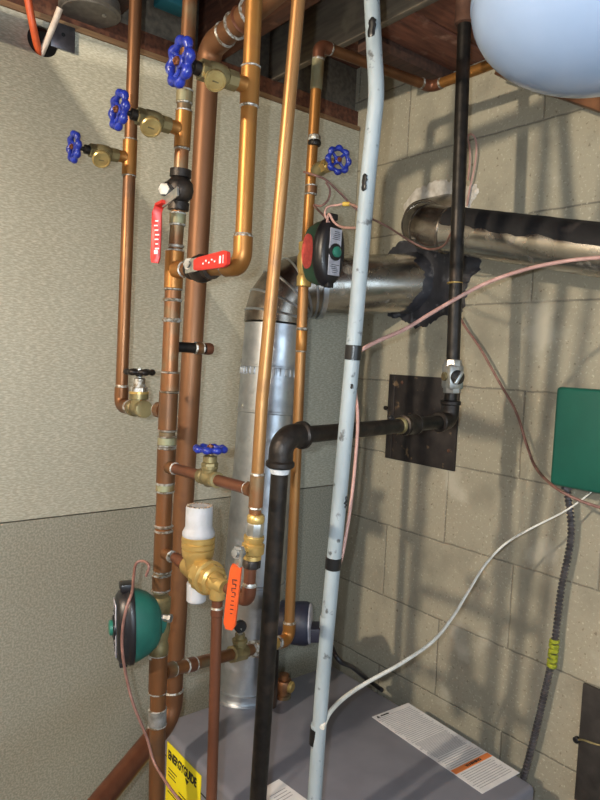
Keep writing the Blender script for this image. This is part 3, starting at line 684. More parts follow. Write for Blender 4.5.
# pressure reducing valve
pa = T_of(in5, e5)
prv_o = thing('pressure_valve', 'brass pressure valve with pale grey screw cap on top', 'valve', prv_c)
pz = (oX(XM, 199, 510)-oX(XM, 196, 598)).normalized(); pb = oX(XM, 197.8, 556)
def hz(px): return (oX(XM, 198.5, px)-pb).dot(pz)
MB().lathe(pb, pz, [(.0150, hz(577)), (.0175, hz(572)), (.0185, hz(566)), (.0195, hz(560)), (.0235, hz(556)), (.0245, hz(551)), (.0245, hz(549)), (.0225, hz(548)), (.0252, hz(547)), (.0252, hz(543)), (.0235, hz(542)), (.0252, hz(541)), (.0252, hz(537)), (.0225, hz(535))], 32).done('body', 'brass', prv_o)
MB().lathe(pb, pz, [(.0235, hz(536)), (.0245, hz(535)), (.0245, hz(532)), (.0215, hz(528)), (.0203, hz(526)), (.0203, hz(507)), (.0193, hz(505.5))], 32).done('screw_cap', 'cap_white', prv_o)
t = MB()
for k in range(18):
    an = k*math.pi/9; a, b, _ = frame(pz); w_ = a*math.cos(an)+b*math.sin(an)
    t.box(pb+pz*(hz(505.5)+.0004)+w_*.0172, .004, .0028, .002, (w_, pz.cross(w_), pz))
t.done('cap_notches', 'cap_rim', prv_o)
MB().lathe(pb, pz, [(.0115, hz(584)), (.0140, hz(582)), (.0155, hz(576)), (.0150, hz(572))], 8).done('lower_nut', 'brass', prv_o)
MB().lathe(pb, pz, [(.0125, hz(603)), (.0148, hz(601.5)), (.0152, hz(584)), (.0145, hz(583))], 28).done('bottom_cup', 'cap_white', prv_o)
t = MB().lathe(in5, pa, [(.0083, .030), (.0083, .046), (.0105, .047), (.0112, .060), (.0105, .066)], 20); t.done('inlet_tail', 'copper_red', prv_o)
q0 = in5+pa*((pb-in5).dot(pa))
MB().lathe(q0, pa, [(.0150, -.028), (.0165, -.012), (.0190, .006), (.0200, .012), (.0185, .016)], 24).done('cross_body', 'brass', prv_o)
MB().lathe(q0, pa, [(.0225, .014), (.0250, .016), (.0250, .027), (.0225, .029)], 8).lathe(q0, pa, [(.0210, .028), (.0258, .030), (.0258, .037), (.0210, .039)], 28).lathe(q0, pa, [(.0185, .038), (.0225, .040), (.0225, .050), (.0185, .053)], 8).done('union_nut', 'brass', prv_o)
MB().lathe(q0, pa, [(.0145, .052), (.0145, .060), (.0115, .066), (.0100, .080)], 24).done('outlet', 'brass', prv_o)
# P6 line dropping from the outlet
a6 = oX(XM, 217.5, 590); b6 = oX(XM, 211.5, 800); dn = T_of(a6, b6); foot6 = b6+dn*((-H0-b6.z)/dn.z); r6 = .0080
cp6 = thing('copper_pipe', 'slim red copper drop below the brass pressure valve', 'pipe', foot6, g)
seg(cp6, a6+dn*.012, foot6, r6, 'copper_red')
MB().lathe(a6, -dn, [(.0095, -.014), (.0115, -.012), (.0115, .004), (.0130, .012), (.0130, .020)], 20).done('adapter', 'brass', cp6)
ring(cp6, oX(XM, 217, 608), dn, r6, 'solder', h=.004); sleeve(cp6, oX(XM, 217, 612), dn, r6, .012, 'copper_red', rings=False)

# zone valves
def zone_valve(label, c, fn, sidew, hh, ww, t1, t2, msk, group='zone valves', sticker=False):
    """motor head: coloured back shell + black domed cover with a plate and a button; fn = face normal"""
    fn = fn.normalized(); uz = (Z_-fn*fn.z).normalized(); ux = uz.cross(fn).normalized()
    o = thing('zone_valve', label, 'valve', c-uz*hh/2, group)
    def slab(prof, name, m, f=None):
        t = MB(); rings = []
        for s_, h_ in prof:
            rg = []
            for i in range(36):
                an = 2*math.pi*i/36; cx_, sx_ = math.cos(an), math.sin(an)
                e = .84
                rg.append(t.b.verts.new(c+fn*h_+ux*(ww/2*s_*math.copysign(abs(cx_)**e, cx_))+uz*(hh/2*s_*math.copysign(abs(sx_)**(e+.18), sx_))))
            rings.append(rg)
        t.skin(rings); return t.done(name, m, o)
    slab([(.40, -t1), (.62, -t1*.86), (.82, -t1*.55), (.94, -t1*.22), (.985, -.0005)] if msk == 'green' else [(.72, -t1), (.87, -t1*.9), (.97, -t1*.45), (.985, -.0005)], 'back_shell', msk)
    cv = slab([(1.0, -.002), (1.03, 0), (1.03, .006), (1.0, .008), (.985, t2*.45), (.93, t2*.78), (.82, t2*.95), (.70, t2)], 'cover', 'black')
    MB().box(c+fn*(t2+.0008), ww*.46, hh*.70, .002, (ux, uz, fn), bev=.0009, seg=1).done('face_plate', 'plate', cv)
    bt = MB().lathe(c+fn*t2, fn, [(ww*.24, .0005), (ww*.24, .004), (ww*.2, .005)], 20).done('button_bezel', 'black', cv)
    MB().lathe(c+fn*t2, fn, [(ww*.15, .004), (ww*.15, .009), (ww*.11, .0105)], 18).done('button', 'button', cv)
    random.seed(5)
    for s_ in (1, -1):
        t = MB()
        for k in range(5): t.box(c+fn*(t2+.0020)+uz*(s_*hh*(.19+.028*k))+ux*(ww*.04*random.uniform(-1, 1)), ww*(.3-.03*k), hh*.008, .0006, (ux, uz, fn))
        t.done('plate_print', 'ink', cv)
    MB().box(c+uz*(hh*.53)+fn*t2*.35, ww*.30, hh*.10, t2*.8, (ux, uz, fn), bev=.002).done('cable_gland', 'black', o)
    MB().box(c-uz*(hh*.49)+fn*t2*.55, ww*.24, hh*.08, t2*.5, (ux, uz, fn), bev=.002).done('manual_lever', 'black', o)
    return o, ux, uz, fn
# on the main riser
zc = oX(XM-.046, 132, 625)
zo, ux, uz, fn = zone_valve('zone valve with teal back shell beside the main riser, lower left', zc, V((-.95, .31, -.03)), None, .124, .082, .046, .026, 'green')
bv = oX(XM, 159.5, 624); axz = T_of(p2i, p2g)
MB().lathe(bv, axz, [(.0135, -.052), (.0165, -.050), (.0165, -.034), (.0145, -.030), (.0175, -.012), (.0180, .008), (.0160, .018), (.0175, .030), (.0175, .044), (.0140, .048)], 22).done('body', 'brass_dirty', zo)
MB().tube([zc+fn*-.026, bv], .020, 16).done('actuator_neck', 'green', zo)
MB().lathe(oX(XM, 168, 618), V((.55, -.8, 0)), [(.005, -.012), (.005, .0), (.007, .001), (.007, .006)], 6).done('body_screw', 'nut', zo)
MB().lathe(oX(XM-.014, 155, 625), V((-.3, -.95, 0)), [(.006, 0), (.006, .007), (.003, .008)], 6).done('body_plug', 'brass', zo)

# bottom cross pipe from main riser to P7
X7 = -.48
h0 = p2i; yb = h0.y
e7 = V((X7, -.376, -.578)); e7 = oX(X7, 288.5, 640)
bx = T_of(h0, e7)
cpb = thing('copper_pipe', 'short tarnished cross pipe low down in front of the flue foot', 'pipe', lerp(h0, e7, .3), g)
rb = .0111
tee(cp2, h0, T_of(p2j, p2g), r2, .064, bx, rb, .036, 'copper_dirty')
Lb = (e7-h0).length
seg(cpb, h0+bx*.036, h0+bx*Lb*.5, rb, 'copper_dirty'); seg(cpb, h0+bx*Lb*.5, h0+bx*(Lb-.03), rb, 'copper_dirty')
sleeve(cpb, h0+bx*Lb*.20, bx, rb, .020, 'copper_red'); 
MB().lathe(h0, bx, [(.012, Lb*.66), (.0165, Lb*.665), (.0165, Lb*.70), (.0135, Lb*.71), (.0135, Lb*.76), (.012, Lb*.765)], 20).done('coupling', 'solder', cpb)
sleeve(cpb, h0+bx*Lb*.85, bx, rb, .022, 'brass')
dvp = h0+bx*Lb*.56
o = thing('drain_valve', 'small dark brass drain valve under the orange lever', 'valve', dvp)
MB().lathe(dvp, bx, [(.013, -.026), (.0165, -.024), (.0165, .014), (.013, .016)], 8).done('body', 'brass_dirty', o)
MB().lathe(dvp, Z_, [(.013, .002), (.0135, .020), (.0155, .021), (.0155, .027), (.010, .029), (.010, .038)], 8).done('bonnet', 'brass_dirty', o)
MB().lathe(dvp, Z_, [(.0055, .036), (.0055, .05)], 10).done('stem', 'chrome', o)
MB().lathe(dvp+Z_*.052, -bx*.3-Y_, [(.011, -.005), (.0125, -.003), (.0125, .003), (.011, .005)], 16).done('knob', 'black', o)

# P7 riser with elbow at top
r7 = .0111
t7 = oX(X7, 319, 45); m7 = oX(X7, 313.5, 165); 
hz1 = V((-.155, t7.y-.005, .640)); hz1 = oZ(t7.z, 431, 87); hz2 = oZ(t7.z+.0, 505, 59)
cp7 = thing('copper_pipe', 'copper riser with green stains passing up to ceiling elbows', 'pipe', e7, g)
fT = elbow(cp7, m7, t7, hz1, r7, .015, 'copper_red', sock=.014)
fB = elbow(cp7, m7, e7, h0, r7, .018, 'copper_gold', sock=.018, k=1.25)
seg(cp7, fT[0], oX(X7, 316, 90), r7*1.12, 'patina'); seg(cp7, oX(X7, 316, 90), oX(X7, 305.5, 265), r7, 'copper_gold'); seg(cp7, oX(X7, 303.5, 285), fB[0], r7, 'copper_pale')
up7 = T_of(e7, t7)
ring(cp7, oX(X7, 314.5, 143), up7, r7*1.05, 'iron', h=.010); ring(cp7, oX(X7, 314.3, 138), up7, r7*1.05, 'solder', h=.010)
sleeve(cp7, oX(X7, 311, 190), up7, r7, .016, 'copper_dirty')
ring(cp7, oX(X7, 302.3, 329), up7, r7, h=.006); sleeve(cp7, oX(X7, 301.5, 340), up7, r7, .046, 'copper_gold', rings=True, k=1.07)
cor = hz1; f = elbow(cp7, t7, cor, hz2, r7, .018, 'copper_red', sock=.014)
seg(cp7, fT[1], f[0], r7, 'copper'); ex = hz2+(hz2-f[1]).normalized()*.5; seg(cp7, f[1], ex, r7, 'copper_gold')
vP = oX(X7, 313.5, 172); vt = at(338.5, 160, 1.275)
va = T_of(vP, vt); L = (vt-vP).length
o = thing('gate_valve', 'blue handled valve facing the room on the riser near the flue elbow', 'valve', vP, BL)
MB().lathe(vP, va, [(.010, .004), (.0135, .012), (.0145, L*.3), (.012, L*.45)], 18).done('body', 'brass_dirty', o)
MB().hexa(vP, va, .0135, L*.42, L*.62).done('bonnet', 'brass', o); MB().lathe(vP, va, [(.009, L*.6), (.009, L*.8), (.0045, L*.82), (.0045, L)], 12).done('stem', 'brass', o)
wheel(o, vt, (va+T_of(vt, EYE)*.35), .0260, 8)
zc = at(326, 253, 1.30)
zo2, ux, uz, fn = zone_valve('zone valve with red oval sticker on green shell near the flue elbow', zc, V((-.02, -.97, -.02))+V((.08, 0, 0)), None, .130, .070, .042, .024, 'green_dull')
sp_ = zc-fn*.018-ux*.0345
t = MB().lathe(sp_, -ux, [(.0155, -.003), (.0155, .0008)], 28)
for v in t.b.verts: v.co.z = sp_.z+(v.co.z-sp_.z)*2.2
t.done('oval_sticker', 'sticker', zo2)
zb = oX(X7, 305, 262)
MB().lathe(zb, up7, [(.0125, -.052), (.0155, -.050), (.0155, -.030), (.0130, -.026), (.0165, -.010), (.0165, .012), (.0130, .022), (.0150, .026), (.0150, .04), (.012, .042)], 22).done('body', 'brass', zo2)

# circulator behind P7
pc = at(298, 623, 1.54); pax = V((.70, -.70, .05)).normalized()
pu = thing('circulator_pump', 'round navy circulator pump behind the riser elbow above the boiler', 'pump', pc-Z_*.1)
MB().lathe(pc, pax, [(.026, -.075), (.042, -.066), (.046, -.045), (.051, -.040), (.051, -.028), (.047, -.026), (.050, .006), (.050, .020), (.047, .027)], 40).done('motor', 'pump', pu)
MB().lathe(pc, pax, [(.0460, .027), (.0460, .030), (.042, .0315)], 40).done('face_plate', 'plate', pu)
ps = (pax.cross(Z_)).normalized(); pq = ps.cross(pax)
t = MB(); t.b.faces.new([t.b.verts.new(pc+pax*.0322+(ps*math.cos(a_)+pq*math.sin(a_))*r_) for a_, r_ in [(-2.4+i*.13, .042) for i in range(8)]+[(-1.49-i*.13,   .015) for i in range(8)]]); t.done('orange_label', 'orange_strip', pu)
MB().box(pc+rt*.045-Z_*.022+pax*-.01, .062, .05, .034, (rt, rt.cross(Z_), Z_), bev=.004).done('terminal_box', 'pump_box', pu)
MB().tube([pc-pax*.06-Z_*.03, pc-pax*.06-Z_*.10, V(((pc-pax*.06).x, (pc-pax*.06).y, bz+.03))], .018, 20).done('pump_leg', 'iron', pu)
sk = oZ(bz, 283, 697)
bf = thing('pipe_fitting', 'rusty gold pipe fitting on boiler top beside the flue collar', 'pipe fitting', sk)
MB().lathe(sk, Z_, [(.020, 0), (.020, .008), (.016, .010), (.016, .022), (.0215, .024), (.0225, .040), (.019, .046), (.0125, .048), (.0125, .060)], 20).done('collar', 'copper_dirty', bf)
MB().lathe(sk+Z_*.032, V((.4, -.9, 0)), [(.014, .01), (.0145, .024), (.011, .027)], 18).done('plug', 'brass', bf)

# ------------------------------------------------------------------ black iron gas line
XG = -.267; rg = .0136
ga, gb, gc = oX(XG, 464.5, 22), oX(XG, 453, 362), oX(XG, 449.5, 421)
XB = -.743; ge = oX(XB, 282, 437); gf = oX(XB, 258, 800)
gas = thing('gas_pipe', 'black iron gas pipe dropping from the ceiling beside the pale tank', 'pipe', gc)
upg = T_of(gb, ga); tp = ga+upg*((CEIL-ga.z)/upg.z)
seg(gas, tp, gb, rg, 'iron')
MB().lathe(oX(XG, 464.5, 16), upg, [(.0145, -.018), (.0195, -.016), (.0195, -.006), (.0185, -.004), (.0185, .05), (.020, .052)], 22).done('coupling', 'rust', gas)
ring(gas, oX(XG, 454.8, 283), upg, rg, 'brass', h=.004)
fg = fillet(gb, gc, ge, .020)
MB().tube([fg[0]+T_of(gc, gb)*.020]+[fg[0]+T_of(gc, gb)*.001]+fg+[fg[-1]+T_of(gc, ge)*.020], .0182, 22).done('elbow', 'iron_fit', gas)
for e_, d_ in ((fg[0]+T_of(gc, gb)*.018, T_of(gc, gb)), (fg[-1]+T_of(gc, ge)*.018, T_of(gc, ge))): MB().lathe(e_, d_, [(.0185, -.005), (.0208, -.003), (.0208, .003), (.0185, .005)], 22).done('elbow_lip', 'iron_fit', gas)
seg(gas, fg[0], oX(XG, 451, 392), rg*.95, 'iron')
gk = oX(XG, 452.5, 376.5)
gv = thing('gas_cock', 'square chrome gas shut-off cock on the black iron pipe', 'valve', gk)
kn = V((-.35, -.93, -.05)).normalized(); ks = kn.cross(upg).normalized()
MB().box(gk, .034, .036, .052, (ks, kn, upg), bev=.006).lathe(gk, upg, [(.017, -.034), (.018, -.031), (.018, .031), (.017, .034)], 8).done('body', 'chrome', gv)
MB().lathe(gk, kn, [(.0145, .015), (.0145, .022), (.013, .023)], 24).done('dial', 'iron_fit', gv)
MB().box(gk+kn*.024, .008, .006, .030, ((ks+upg*.6).normalized(), kn, (upg-ks*.6).normalized()), bev=.002).done('key', 'chrome', gv)
MB().lathe(gk-kn*.0, -ks, [(.010, .014), (.010, .022)], 14).lathe(gk, ks, [(.009, .014), (.009, .021)], 14).done('side_boss', 'brass_dirty', gv)
gas2 = thing('gas_pipe', 'black iron pipe running level across then down in front of boiler', 'pipe', gf)
hx = T_of(gc, ge); cpl = oX(-.41, 403, 425.5)
s_ = (cpl-gc).dot(hx); cpl = gc+hx*s_
seg(gas, fg[-1], cpl, rg, 'iron')
fe = fillet(gc, ge, gf, .024)
seg(gas2, cpl+hx*.0, fe[0], rg, 'iron')
MB().lathe(cpl, hx, [(.0145, -.024), (.0190, -.022), (.0200, -.016), (.0185, -.014), (.0185, .014), (.0200, .016), (.0190, .022), (.0145, .024)], 22).done('coupling', 'iron_fit', gas2)
MB().lathe(cpl+hx*.026, hx, [(.0142, 0), (.0155, .001), (.0155, .007), (.0142, .009)], 22).done('thread_paste', 'brass_dirty', gas2)
MB().lathe(cpl+hx*.05, Z_*.9-X_*.5, [(.006, .010), (.006, .020), (.004, .022)], 10).done('stub_plug', 'black', gas2)
dng = T_of(ge, gf); footg = gf+dng*((-H0-gf.z)/dng.z)
MB().tube([fe[0]-hx*.022, fe[0]-hx*.001]+fe+[fe[-1]+dng*.001, fe[-1]+dng*.020], .0190, 22).done('elbow', 'iron_fit', gas2)
for e_, d_ in ((fe[0]-hx*.020, -hx), (fe[-1]+dng*.018, dng)): MB().lathe(e_, d_, [(.019, -.006), (.0222, -.003), (.0222, .003), (.019, .006)], 22).done('elbow_lip', 'iron_fit', gas2)
MB().lathe(fe[-1]+dng*.021, dng, [(.0140, 0), (.0155, .001), (.0148, .010), (.0138, .012)], 20).done('thread_tape', 'teflon', gas2)
seg(gas2, fe[-1], footg, rg, 'iron')

# ------------------------------------------------------------------ pale conduit
XW = -.65; rw = .0118
wp = [oX(XW, *p) for p in ((371.5, -6), (374, 45), (376.2, 92), (373, 130), (367, 190), (353, 352), (333.5, 563), (322, 690), (314, 806))]
dt = T_of(wp[1], wp[0]); wp.insert(0, wp[0]+dt*((CEIL-wp[0].z)/dt.z)); db = T_of(wp[-2], wp[-1]); ft = V((-.70, wp[-1].y-.01, -H0))
XWf = V((bx0-.02, ft.y, -H0)); 
cw = thing('conduit', 'pale painted conduit with black tape bands in front of the corner', 'conduit', ft)
MB().tube(smooth(wp, 6)+[V((-.695, wp[-1].y-.006, bz+.02)), V((-.70, wp[-1].y-.008, bz-.1)), ft], rw, 22).done('tube', 'conduit', cw)
def wdir(y): return T_of(wp[-1], wp[6])
for x_, y_, h_ in ((353.3, 352.5, .023), (333.3, 563, .020), (317.3, 735.5, .029)):
    MB().lathe(oX(XW, x_, y_), wdir(0), [(rw*1.02, -h_/2), (rw*1.09, -h_/2+.0006), (rw*1.11, h_/2-.0006), (rw*1.02, h_/2)], 24).done('tape_band', 'tape', cw)
for x_, y_, h_ in ((327.3, 622, .020), (318.2, 726, .007)):
    MB().lathe(oX(XW, x_, y_), wdir(0), [(rw*1.01, -h_/2), (rw*1.05, -h_/2+.0006), (rw*1.05, h_/2-.0006), (rw*1.01, h_/2)], 24).done('ring_mark', 'conduit', cw)
def scrape(cx_, cy_, hh, w0, w1, sd_):
    """dark scuffed flake hugging the tube"""
    t = MB(); ax = wdir(0); c = oX(XW, cx_, cy_); vd = T_of(c, EYE); vd = (vd-ax*vd.dot(ax)).normalized(); sx_ = ax.cross(vd); rows = []
    for i in range(9):
        u = i/8-.5; row = []
        for j in range(7):
            th = lerp(w0+.25*noise.noise(V((i*.9, sd_, 0))), w1+.25*noise.noise(V((i*.9, sd_+5, 2))), j/6)
            if i in (0, 8): th = lerp((w0+w1)/2, th, .25)
            row.append(t.b.verts.new(c+ax*(-u*hh)+(vd*math.cos(th)+sx_*math.sin(th))*(rw+(.0007 if 0 < i < 8 and 0 < j < 6 else -.0003))))
        rows.append(row)
    for a_, b_ in zip(rows, rows[1:]):
        for j in range(6): t.b.faces.new((a_[j], a_[j+1], b_[j+1], b_[j]))
    t.done('scuff', 'tape', cw)
scrape(374.4, 31, .030, .1, -1.0, 1.0); scrape(374.9, 38, .016, -.3, .8, 3.0) if False else None
scrape(370.0, 184, .026, .25, 1.2, 2.0) if False else scrape(369.0, 184, .026, -1.2, -.3, 2.0)
scrape(354, 386, .008, -.1, -.5, 4.0); scrape(343.5, 500, .02, .2, .5, 6.0)

# ------------------------------------------------------------------ wall plate, box, flex conduit, lower panel
q1, q2, q3, q4 = [oX(-.004, *p) for p in ((390, 374), (459, 379), (455.5, 471), (385, 458))]
y0, y1, z0, z1 = (q1.y+q4.y)/2, (q2.y+q3.y)/2, (q3.z+q4.z)/2, (q1.z+q2.z)/2
wpz = thing('cover_plate', 'dark rust-flecked steel cover plate on block wall behind gas pipe', 'plate', (0, (y0+y1)/2, z0))
MB().box((-.003, (y0+y1)/2, (z0+z1)/2), .006, abs(y1-y0), z1-z0, bev=.001).done('plate', 'steel_plate', wpz)
MB().box((-.007, y0-.02, (z0+z1)/2), .004, .012, z1-z0-.01, bev=.001).done('left_flange', 'steel_plate', wpz)
MB().lathe((-.006, y0+.004, z0+.14), -X_, [(.006, 0), (.006, .006), (.004, .008)], 10).done('hinge_knob', 'iron', wpz)
for yy, zz in ((y0-.05, z1-.02), (y1+.02, z0+.05)): MB().lathe((-.006, yy, zz), -X_, [(.0045, 0), (.0045, .002), (.002, .003)], 10).done('screw', 'rust', wpz)
gx = -.09
g1, g2 = oX(gx, 556, 386.5), oX(gx, 551.5, 484.5)
zt_, zb_ = g1.z, g2.z; yl_ = (g1.y+g2.y)/2
gb_ = thing('control_box', 'dark green steel control box on the block wall at right', 'box', (0, yl_-.13, zb_))
MB().box((gx/2-.002, yl_-.13, (zt_+zb_)/2), -gx-.004, .25, zt_-zb_-.006, bev=.006, seg=3).done('body', 'box_green', gb_)
MB().box((gx+.006, yl_-.13, (zt_+zb_)/2), .022, .26, zt_-zb_, bev=.0075, seg=4).done('lid', 'box_green', gb_)
MB().lathe((gx/2, yl_-.012, zb_+.003), -Z_, [(.013, 0), (.013, .008), (.011, .009), (.011, .016)], 8).done('gland', 'flex', gb_)
fp = [V((gx/2, yl_-.012, zb_-.008))]+[oX(-.03, *p) for p in ((571, 535), (561, 590), (553.5, 650), (543, 700), (534, 738), (525, 772))]
fp.append(fp[-1]+(fp[-1]-fp[-2])*3); sm = smooth(fp, 60); L_ = 0; rr = []; pp = []
dist = [0]
for a_, b_ in zip(sm, sm[1:]): dist.append(dist[-1]+(b_-a_).length)
tot = dist[-1]; pitch = .0088; ns_ = int(tot/pitch)*4; j = 0
for i in range(ns_+1):
    d_ = tot*i/ns_
    while j < len(dist)-2 and dist[j+1] < d_: j += 1
    pp.append(lerp(sm[j], sm[j+1], (d_-dist[j])/max(1e-9, dist[j+1]-dist[j]))); rr.append((.0054, .0080, .0080, .0054)[i % 4])
fx = thing('flexible_conduit', 'ribbed steel flexible conduit below the green control box', 'conduit', fp[-1])
MB().tube(pp, rr, 16).done('sheath', 'flex', fx)
tpz = [oX(-.03, *p) for p in ((554.4, 641), (553.3, 653), (551.8, 665))]
t = MB()
for k in range(6):
    u = k/5; c = lerp(tpz[0], tpz[2], u); t.lathe(c, (tpz[0]-tpz[2])+V((0, .008*(-1)**k, 0)), [(.0085, -.0048), (.0108, -.003), (.0112, .002), (.0088, .0045)], 16)
t.done('tape_wrap', 'tape_yg', fx)
d1, d2 = oX(-.006, 583.5, 683), oX(-.006, 575, 790)
dp = thing('access_panel', 'dark metal access panel low on block wall at right edge', 'panel', (0, d1.y-.16, d2.z))
MB().box((-.004, (d1.y+d2.y)/2-.16, (d1.z+d2.z)/2-.01), .008, .32, d1.z-d2.z+.02, bev=.001).done('plate', 'door_plate', dp)
lt = oX(-.012, 576, 740)
MB().lathe(lt+X_*.006, -X_, [(.007, 0), (.007, .008), (.005, .010)], 10).done('latch_stud', 'black', dp)
MB().tube(smooth([lt, oX(-.014, 583, 740), oX(-.016, 592, 743), oX(-.012, 606, 747)], 6), .0022, 8).done('latch_wire', 'brass_dirty', dp)

# ------------------------------------------------------------------ expansion tank
tc = at(603, 0, .78); ta = .153; tb = .098
tk = thing('expansion_tank', 'pale blue expansion tank with domed bottom at the upper right', 'tank', tc-Z_*.13)
prof = [(ta*math.sin(math.pi/2*i/14), -tb*math.cos(math.pi/2*i/14)) for i in range(0, 15)]
prof[0] = (.002, -tb)
prof += [(ta, .20), (ta*1.012, .204), (ta*1.012, .216), (ta, .22), (ta, .24)]+[(ta*math.cos(math.pi/2*i/8), .24+.09*math.sin(math.pi/2*i/8)) for i in range(1, 8)]
MB().lathe(tc, Z_, prof, 64).done('shell', 'tank', tk)
MB().lathe(tc, Z_, [(ta*1.0, -.004), (ta*1.006, -.001), (ta*1.006, .006), (ta*1.0, .009)], 64).done('weld_seam', 'tank', tk)
bl, br_ = oX(-.035, 500, 76), oX(-.035, 640, 125); bd_ = T_of(bl, br_); bn = X_.cross(bd_).normalized()
tag(MB().box((bl+br_)/2+bn*(.02 if bn.z > 0 else -.02), (br_-bl).length, .045, .045, (bd_, X_, bn), bev=.002).done('wall_brace', 'tank_base'), 'brown timber brace on block wall just under the pale blue tank', 'brace')
hg = thing('tank_hanger', 'iron hanger pipe holding the pale blue tank from ceiling', 'pipe', tc+Z_*.31)
MB().tube([tc+Z_*.31, V((tc.x, tc.y, CEIL))], .0135, 16).done('hanger_rod', 'iron', hg)

# ------------------------------------------------------------------ wires
W = 'low voltage wires'
wire('wire', 'thick pink wire sweeping from the right edge to the tape band', [at(1150, 170, .9), at(960, 225, .95), at(800, 245, 1.0), at(680, 253, 1.04), at(600, 257.5, 1.06), at(560, 262, 1.08), at(520, 271, 1.09), at(480, 286, 1.10), at(440, 308, 1.10), at(405, 329, 1.08), at(380, 340, 1.06), at(363, 349, 1.045), at(355, 356, 1.045)], .0034, 'pink', W)
wire('wire', 'pink wire hanging down behind the pale conduit below upper tape', [at(356, 362, 1.06), at(355, 385, 1.065), at(357.5, 412, 1.07), at(357, 440, 1.075), at(352.5, 490, 1.075), at(347, 530, 1.07), at(341, 560, 1.06), at(336, 567, 1.05)], .0028, 'pink', W)
wire('wire', 'brown wire looping over block wall in front of green control box', [oX(-.03, 458, 314), oX(-.03, 466, 328), oX(-.03, 480, 348), oX(-.03, 498, 380), oX(-.03, 516, 412), oX(-.04, 527, 446), oX(-.06, 536, 468), at(552, 485, 1.30), at(574, 498, 1.26), at(602, 508, 1.24), at(640, 517, 1.25), oX(-.02, 690, 528), oX(-.012, 800, 560)], .0031, 'copper_wire', W)
wire('wire', 'white cable curving from the wall down across the boiler top', [oX(-.055, 594, 487), oX(-.058, 589, 494), at(565, 511, 1.34), at(530, 529, 1.34), at(505, 544, 1.36), at(485, 565, 1.36), at(468, 592, 1.34), at(452, 618, 1.31), at(432, 642, 1.28), at(400, 664, 1.24), at(366, 683, 1.19), at(345, 697, 1.14), at(330, 712, 1.09), at(322, 728, 1.06)], [.0016, .0044], 'white_wire', W)
wire('wire', 'thin brown wire from the room facing blue valve across to the wall flue', [at(304, 172, 1.33), at(314, 175, 1.30), at(326, 180, 1.31), at(341, 194, 1.33), at(360, 212, 1.36), at(388, 227, 1.45), at(410, 241, 1.52), at(428, 249, 1.50), at(443, 246, 1.42), at(451, 233, 1.345), at(455, 222, 1.345)], .0023, 'copper_wire', W)
wire('wire', 'pink doubled wire looping above the red stickered zone valve to conduit', [at(330, 224, 1.275), at(325, 214, 1.27), at(328, 207, 1.27), at(338, 205, 1.27), at(348, 203.5, 1.25), at(360, 208, 1.15), at(369, 211, 1.07)], .0022, 'pink', W)
wire('wire', 'short pink wire dipping right of the red stickered zone valve top', [at(327, 222, 1.272), at(329, 214, 1.262), at(334, 222, 1.26), at(342, 227, 1.24), at(356, 228, 1.15), at(366, 226, 1.07)], .0024, 'pink', W)
wire('wire', 'dark thin wire loop below the room facing blue valve', [at(326, 182, 1.315), at(330, 190, 1.32), at(328, 200, 1.32), at(321, 206, 1.32), at(314, 205, 1.33), at(318, 210, 1.30), at(326, 218, 1.275)], .0022, 'copper_wire', W)
wn_ = at(346, 204, 1.24)
tag(MB().lathe(wn_, rt, [(.0028, -.007), (.0042, -.005), (.0042, .005), (.0028, .008)], 12).done('wire_connector', 'yellow_nut'), 'small yellow connector on the pink wire near the pale conduit', 'wire connector')
wire('wire', 'thin pink hairpin wire on block wall beside black gas pipe', [oX(-.012, 467, 206), oX(-.012, 470, 188), oX(-.012, 474.5, 168), oX(-.012, 476.5, 150), oX(-.012, 475, 138), oX(-.012, 470.5, 134), oX(-.012, 467.5, 138), oX(-.012, 469.5, 146), oX(-.012, 470, 160), oX(-.012, 468, 180)], .0024, 'pink', W)
wire('wire', 'pink wire rising over the teal zone valve and falling past yellow label', [oX(XM-.036, 146, 576), oX(XM-.034, 149, 566), oX(XM-.036, 143, 561), oX(XM-.045, 136, 564), oX(XM-.06, 133.5, 578), oX(XM-.075, 132, 592), oX(XM-.088, 126, 610), oX(XM-.088, 122.5, 630), oX(XM-.085, 122.5, 652), oX(XM-.07, 127, 680), oX(XM-.06, 134, 706), oX(XM-.04, 147, 738), oX(XM-.03, 154, 762), oX(XM-.03, 168, 785), oX(XM-.03, 184, 806)], .0023, 'copper_wire', W)
wire('cable', 'black power cable from navy pump over the back of the boiler', [pc+rt*.07-Z_*.03, at(338, 659, 1.50), at(352, 667, 1.55), oZ(bz+.008, 368, 680), oZ(bz+.008, 382, 690)], .0058, 'black', None, cat='cable')

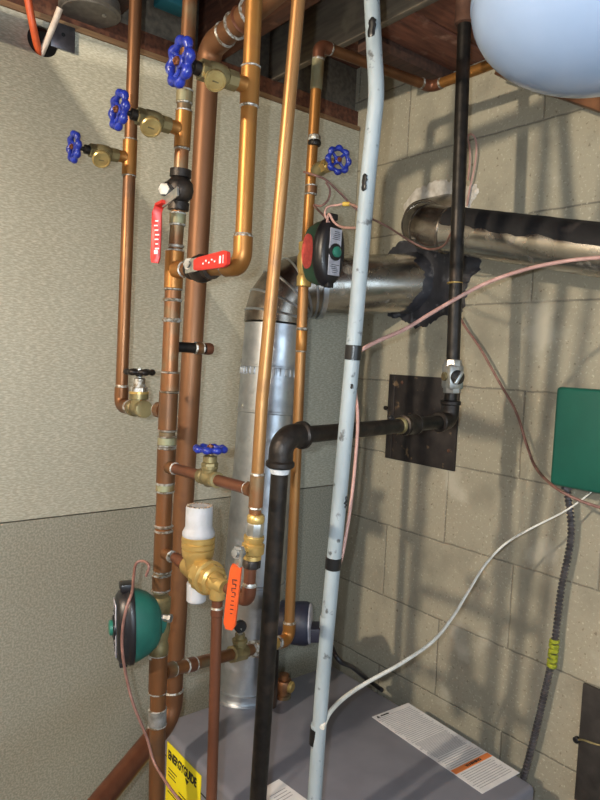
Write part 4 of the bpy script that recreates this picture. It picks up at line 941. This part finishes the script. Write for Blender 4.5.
# ------------------------------------------------------------------ ceiling bits top left
cn = oZ(.70, 91, 11)
can = thing('junction_can', 'round grey steel can under the ceiling above the wallboard', 'box', cn)
cn = at(90, 14, 1.38)
MB().lathe(cn, Z_, [(.059, .0), (.0635, .003), (.0635, .012), (.061, .014), (.061, CEIL-cn.z)], 40).done('shell', 'can', can)
MB().lathe(cn, -Z_, [(.058, .0), (.056, .002), (.002, .0025)], 40).done('cover', 'can', can)
MB().lathe(cn+rt*.03-Z_*.001, -Z_, [(.005, 0), (.005, .004)], 8).done('screw', 'chrome', can)
wire('flexible_pipe', 'orange plastic pipe dropping into the hole in the wallboard', [oY(-.05, 22, -40), oY(-.03, 28, 0), oY(-.016, 33, 26), oY(.010, 38, 50), oY(.03, 40, 60)], .0075, 'pex_orange', cat='pipe')
wire('flexible_pipe', 'white plastic pipe angled into the hole in the wallboard', [oY(-.03, 60, 8), oY(-.02, 56, 19), oY(-.008, 49, 36), oY(.010, 42.5, 51), oY(.03, 39, 60)], .0065, 'pex_white', cat='pipe')
bk = oY(-.004, 63, 37)
t = MB().box(bk, .050, .003, .052, bev=.001); o = tag(t.done('nail_plate', 'flex'), 'grey metal nail plate beside the hole in the wallboard', 'plate')
MB().lathe(bk-Y_*.0018+Z_*.004, -Y_, [(.0042, 0), (.0042, .0006)], 12).done('plate_hole', 'ink', o)
tl = oZ(.80, 172, 2)
tag(MB().box(tl, .07, .05, .03, bev=.004).done('junction_box', 'teal'), 'small teal plastic box tucked between joists at the top edge', 'box')

# ------------------------------------------------------------------ light
def lamp(name, kind, loc, power, col, **k):
    l = bpy.data.lights.new(name, kind); l.energy = power; l.color = col
    for a_, b_ in k.items(): setattr(l, a_, b_)
    o = bpy.data.objects.new(name, l); C.objects.link(o); o.location = loc; return o
fo = EYE-rt*.032+up*.012+V((0, 0, H0))+fw*.005
lamp('phone_flash', 'POINT', fo, 30, (.83, .93, 1.0), shadow_soft_size=.006)
lamp('bulb', 'POINT', V((-2.65, -.875, .70+H0)), 165, (1.0, .87, .67), shadow_soft_size=.035)
lf = lamp('cool_fill', 'AREA', V((-1.2, -4.3, .0+H0)), 46, (.66, .83, 1.0), shape='RECTANGLE', size=2.2, size_y=1.3)  # broad cool fill added for the flue's highlight, no window built behind it
lf.rotation_euler = (V((-.35, -.1, -.1+H0))-lf.location).to_track_quat('-Z', 'Y').to_euler()
lamp('room_fill', 'POINT', V((-2.9, -3.2, .6+H0)), 16, (1.0, .86, .68), shadow_soft_size=.06)  # weak warm fill, unseen, in the rest of the room
wd_ = bpy.data.worlds.new('world'); bpy.context.scene.world = wd_; wd_.use_nodes = True
wd_.node_tree.nodes['Background'].inputs[0].default_value = (.45, .6, .85, 1); wd_.node_tree.nodes['Background'].inputs[1].default_value = .14
vs = bpy.context.scene.view_settings; vs.view_transform = 'Standard'; vs.look = 'None'; vs.exposure = 0; vs.gamma = 1
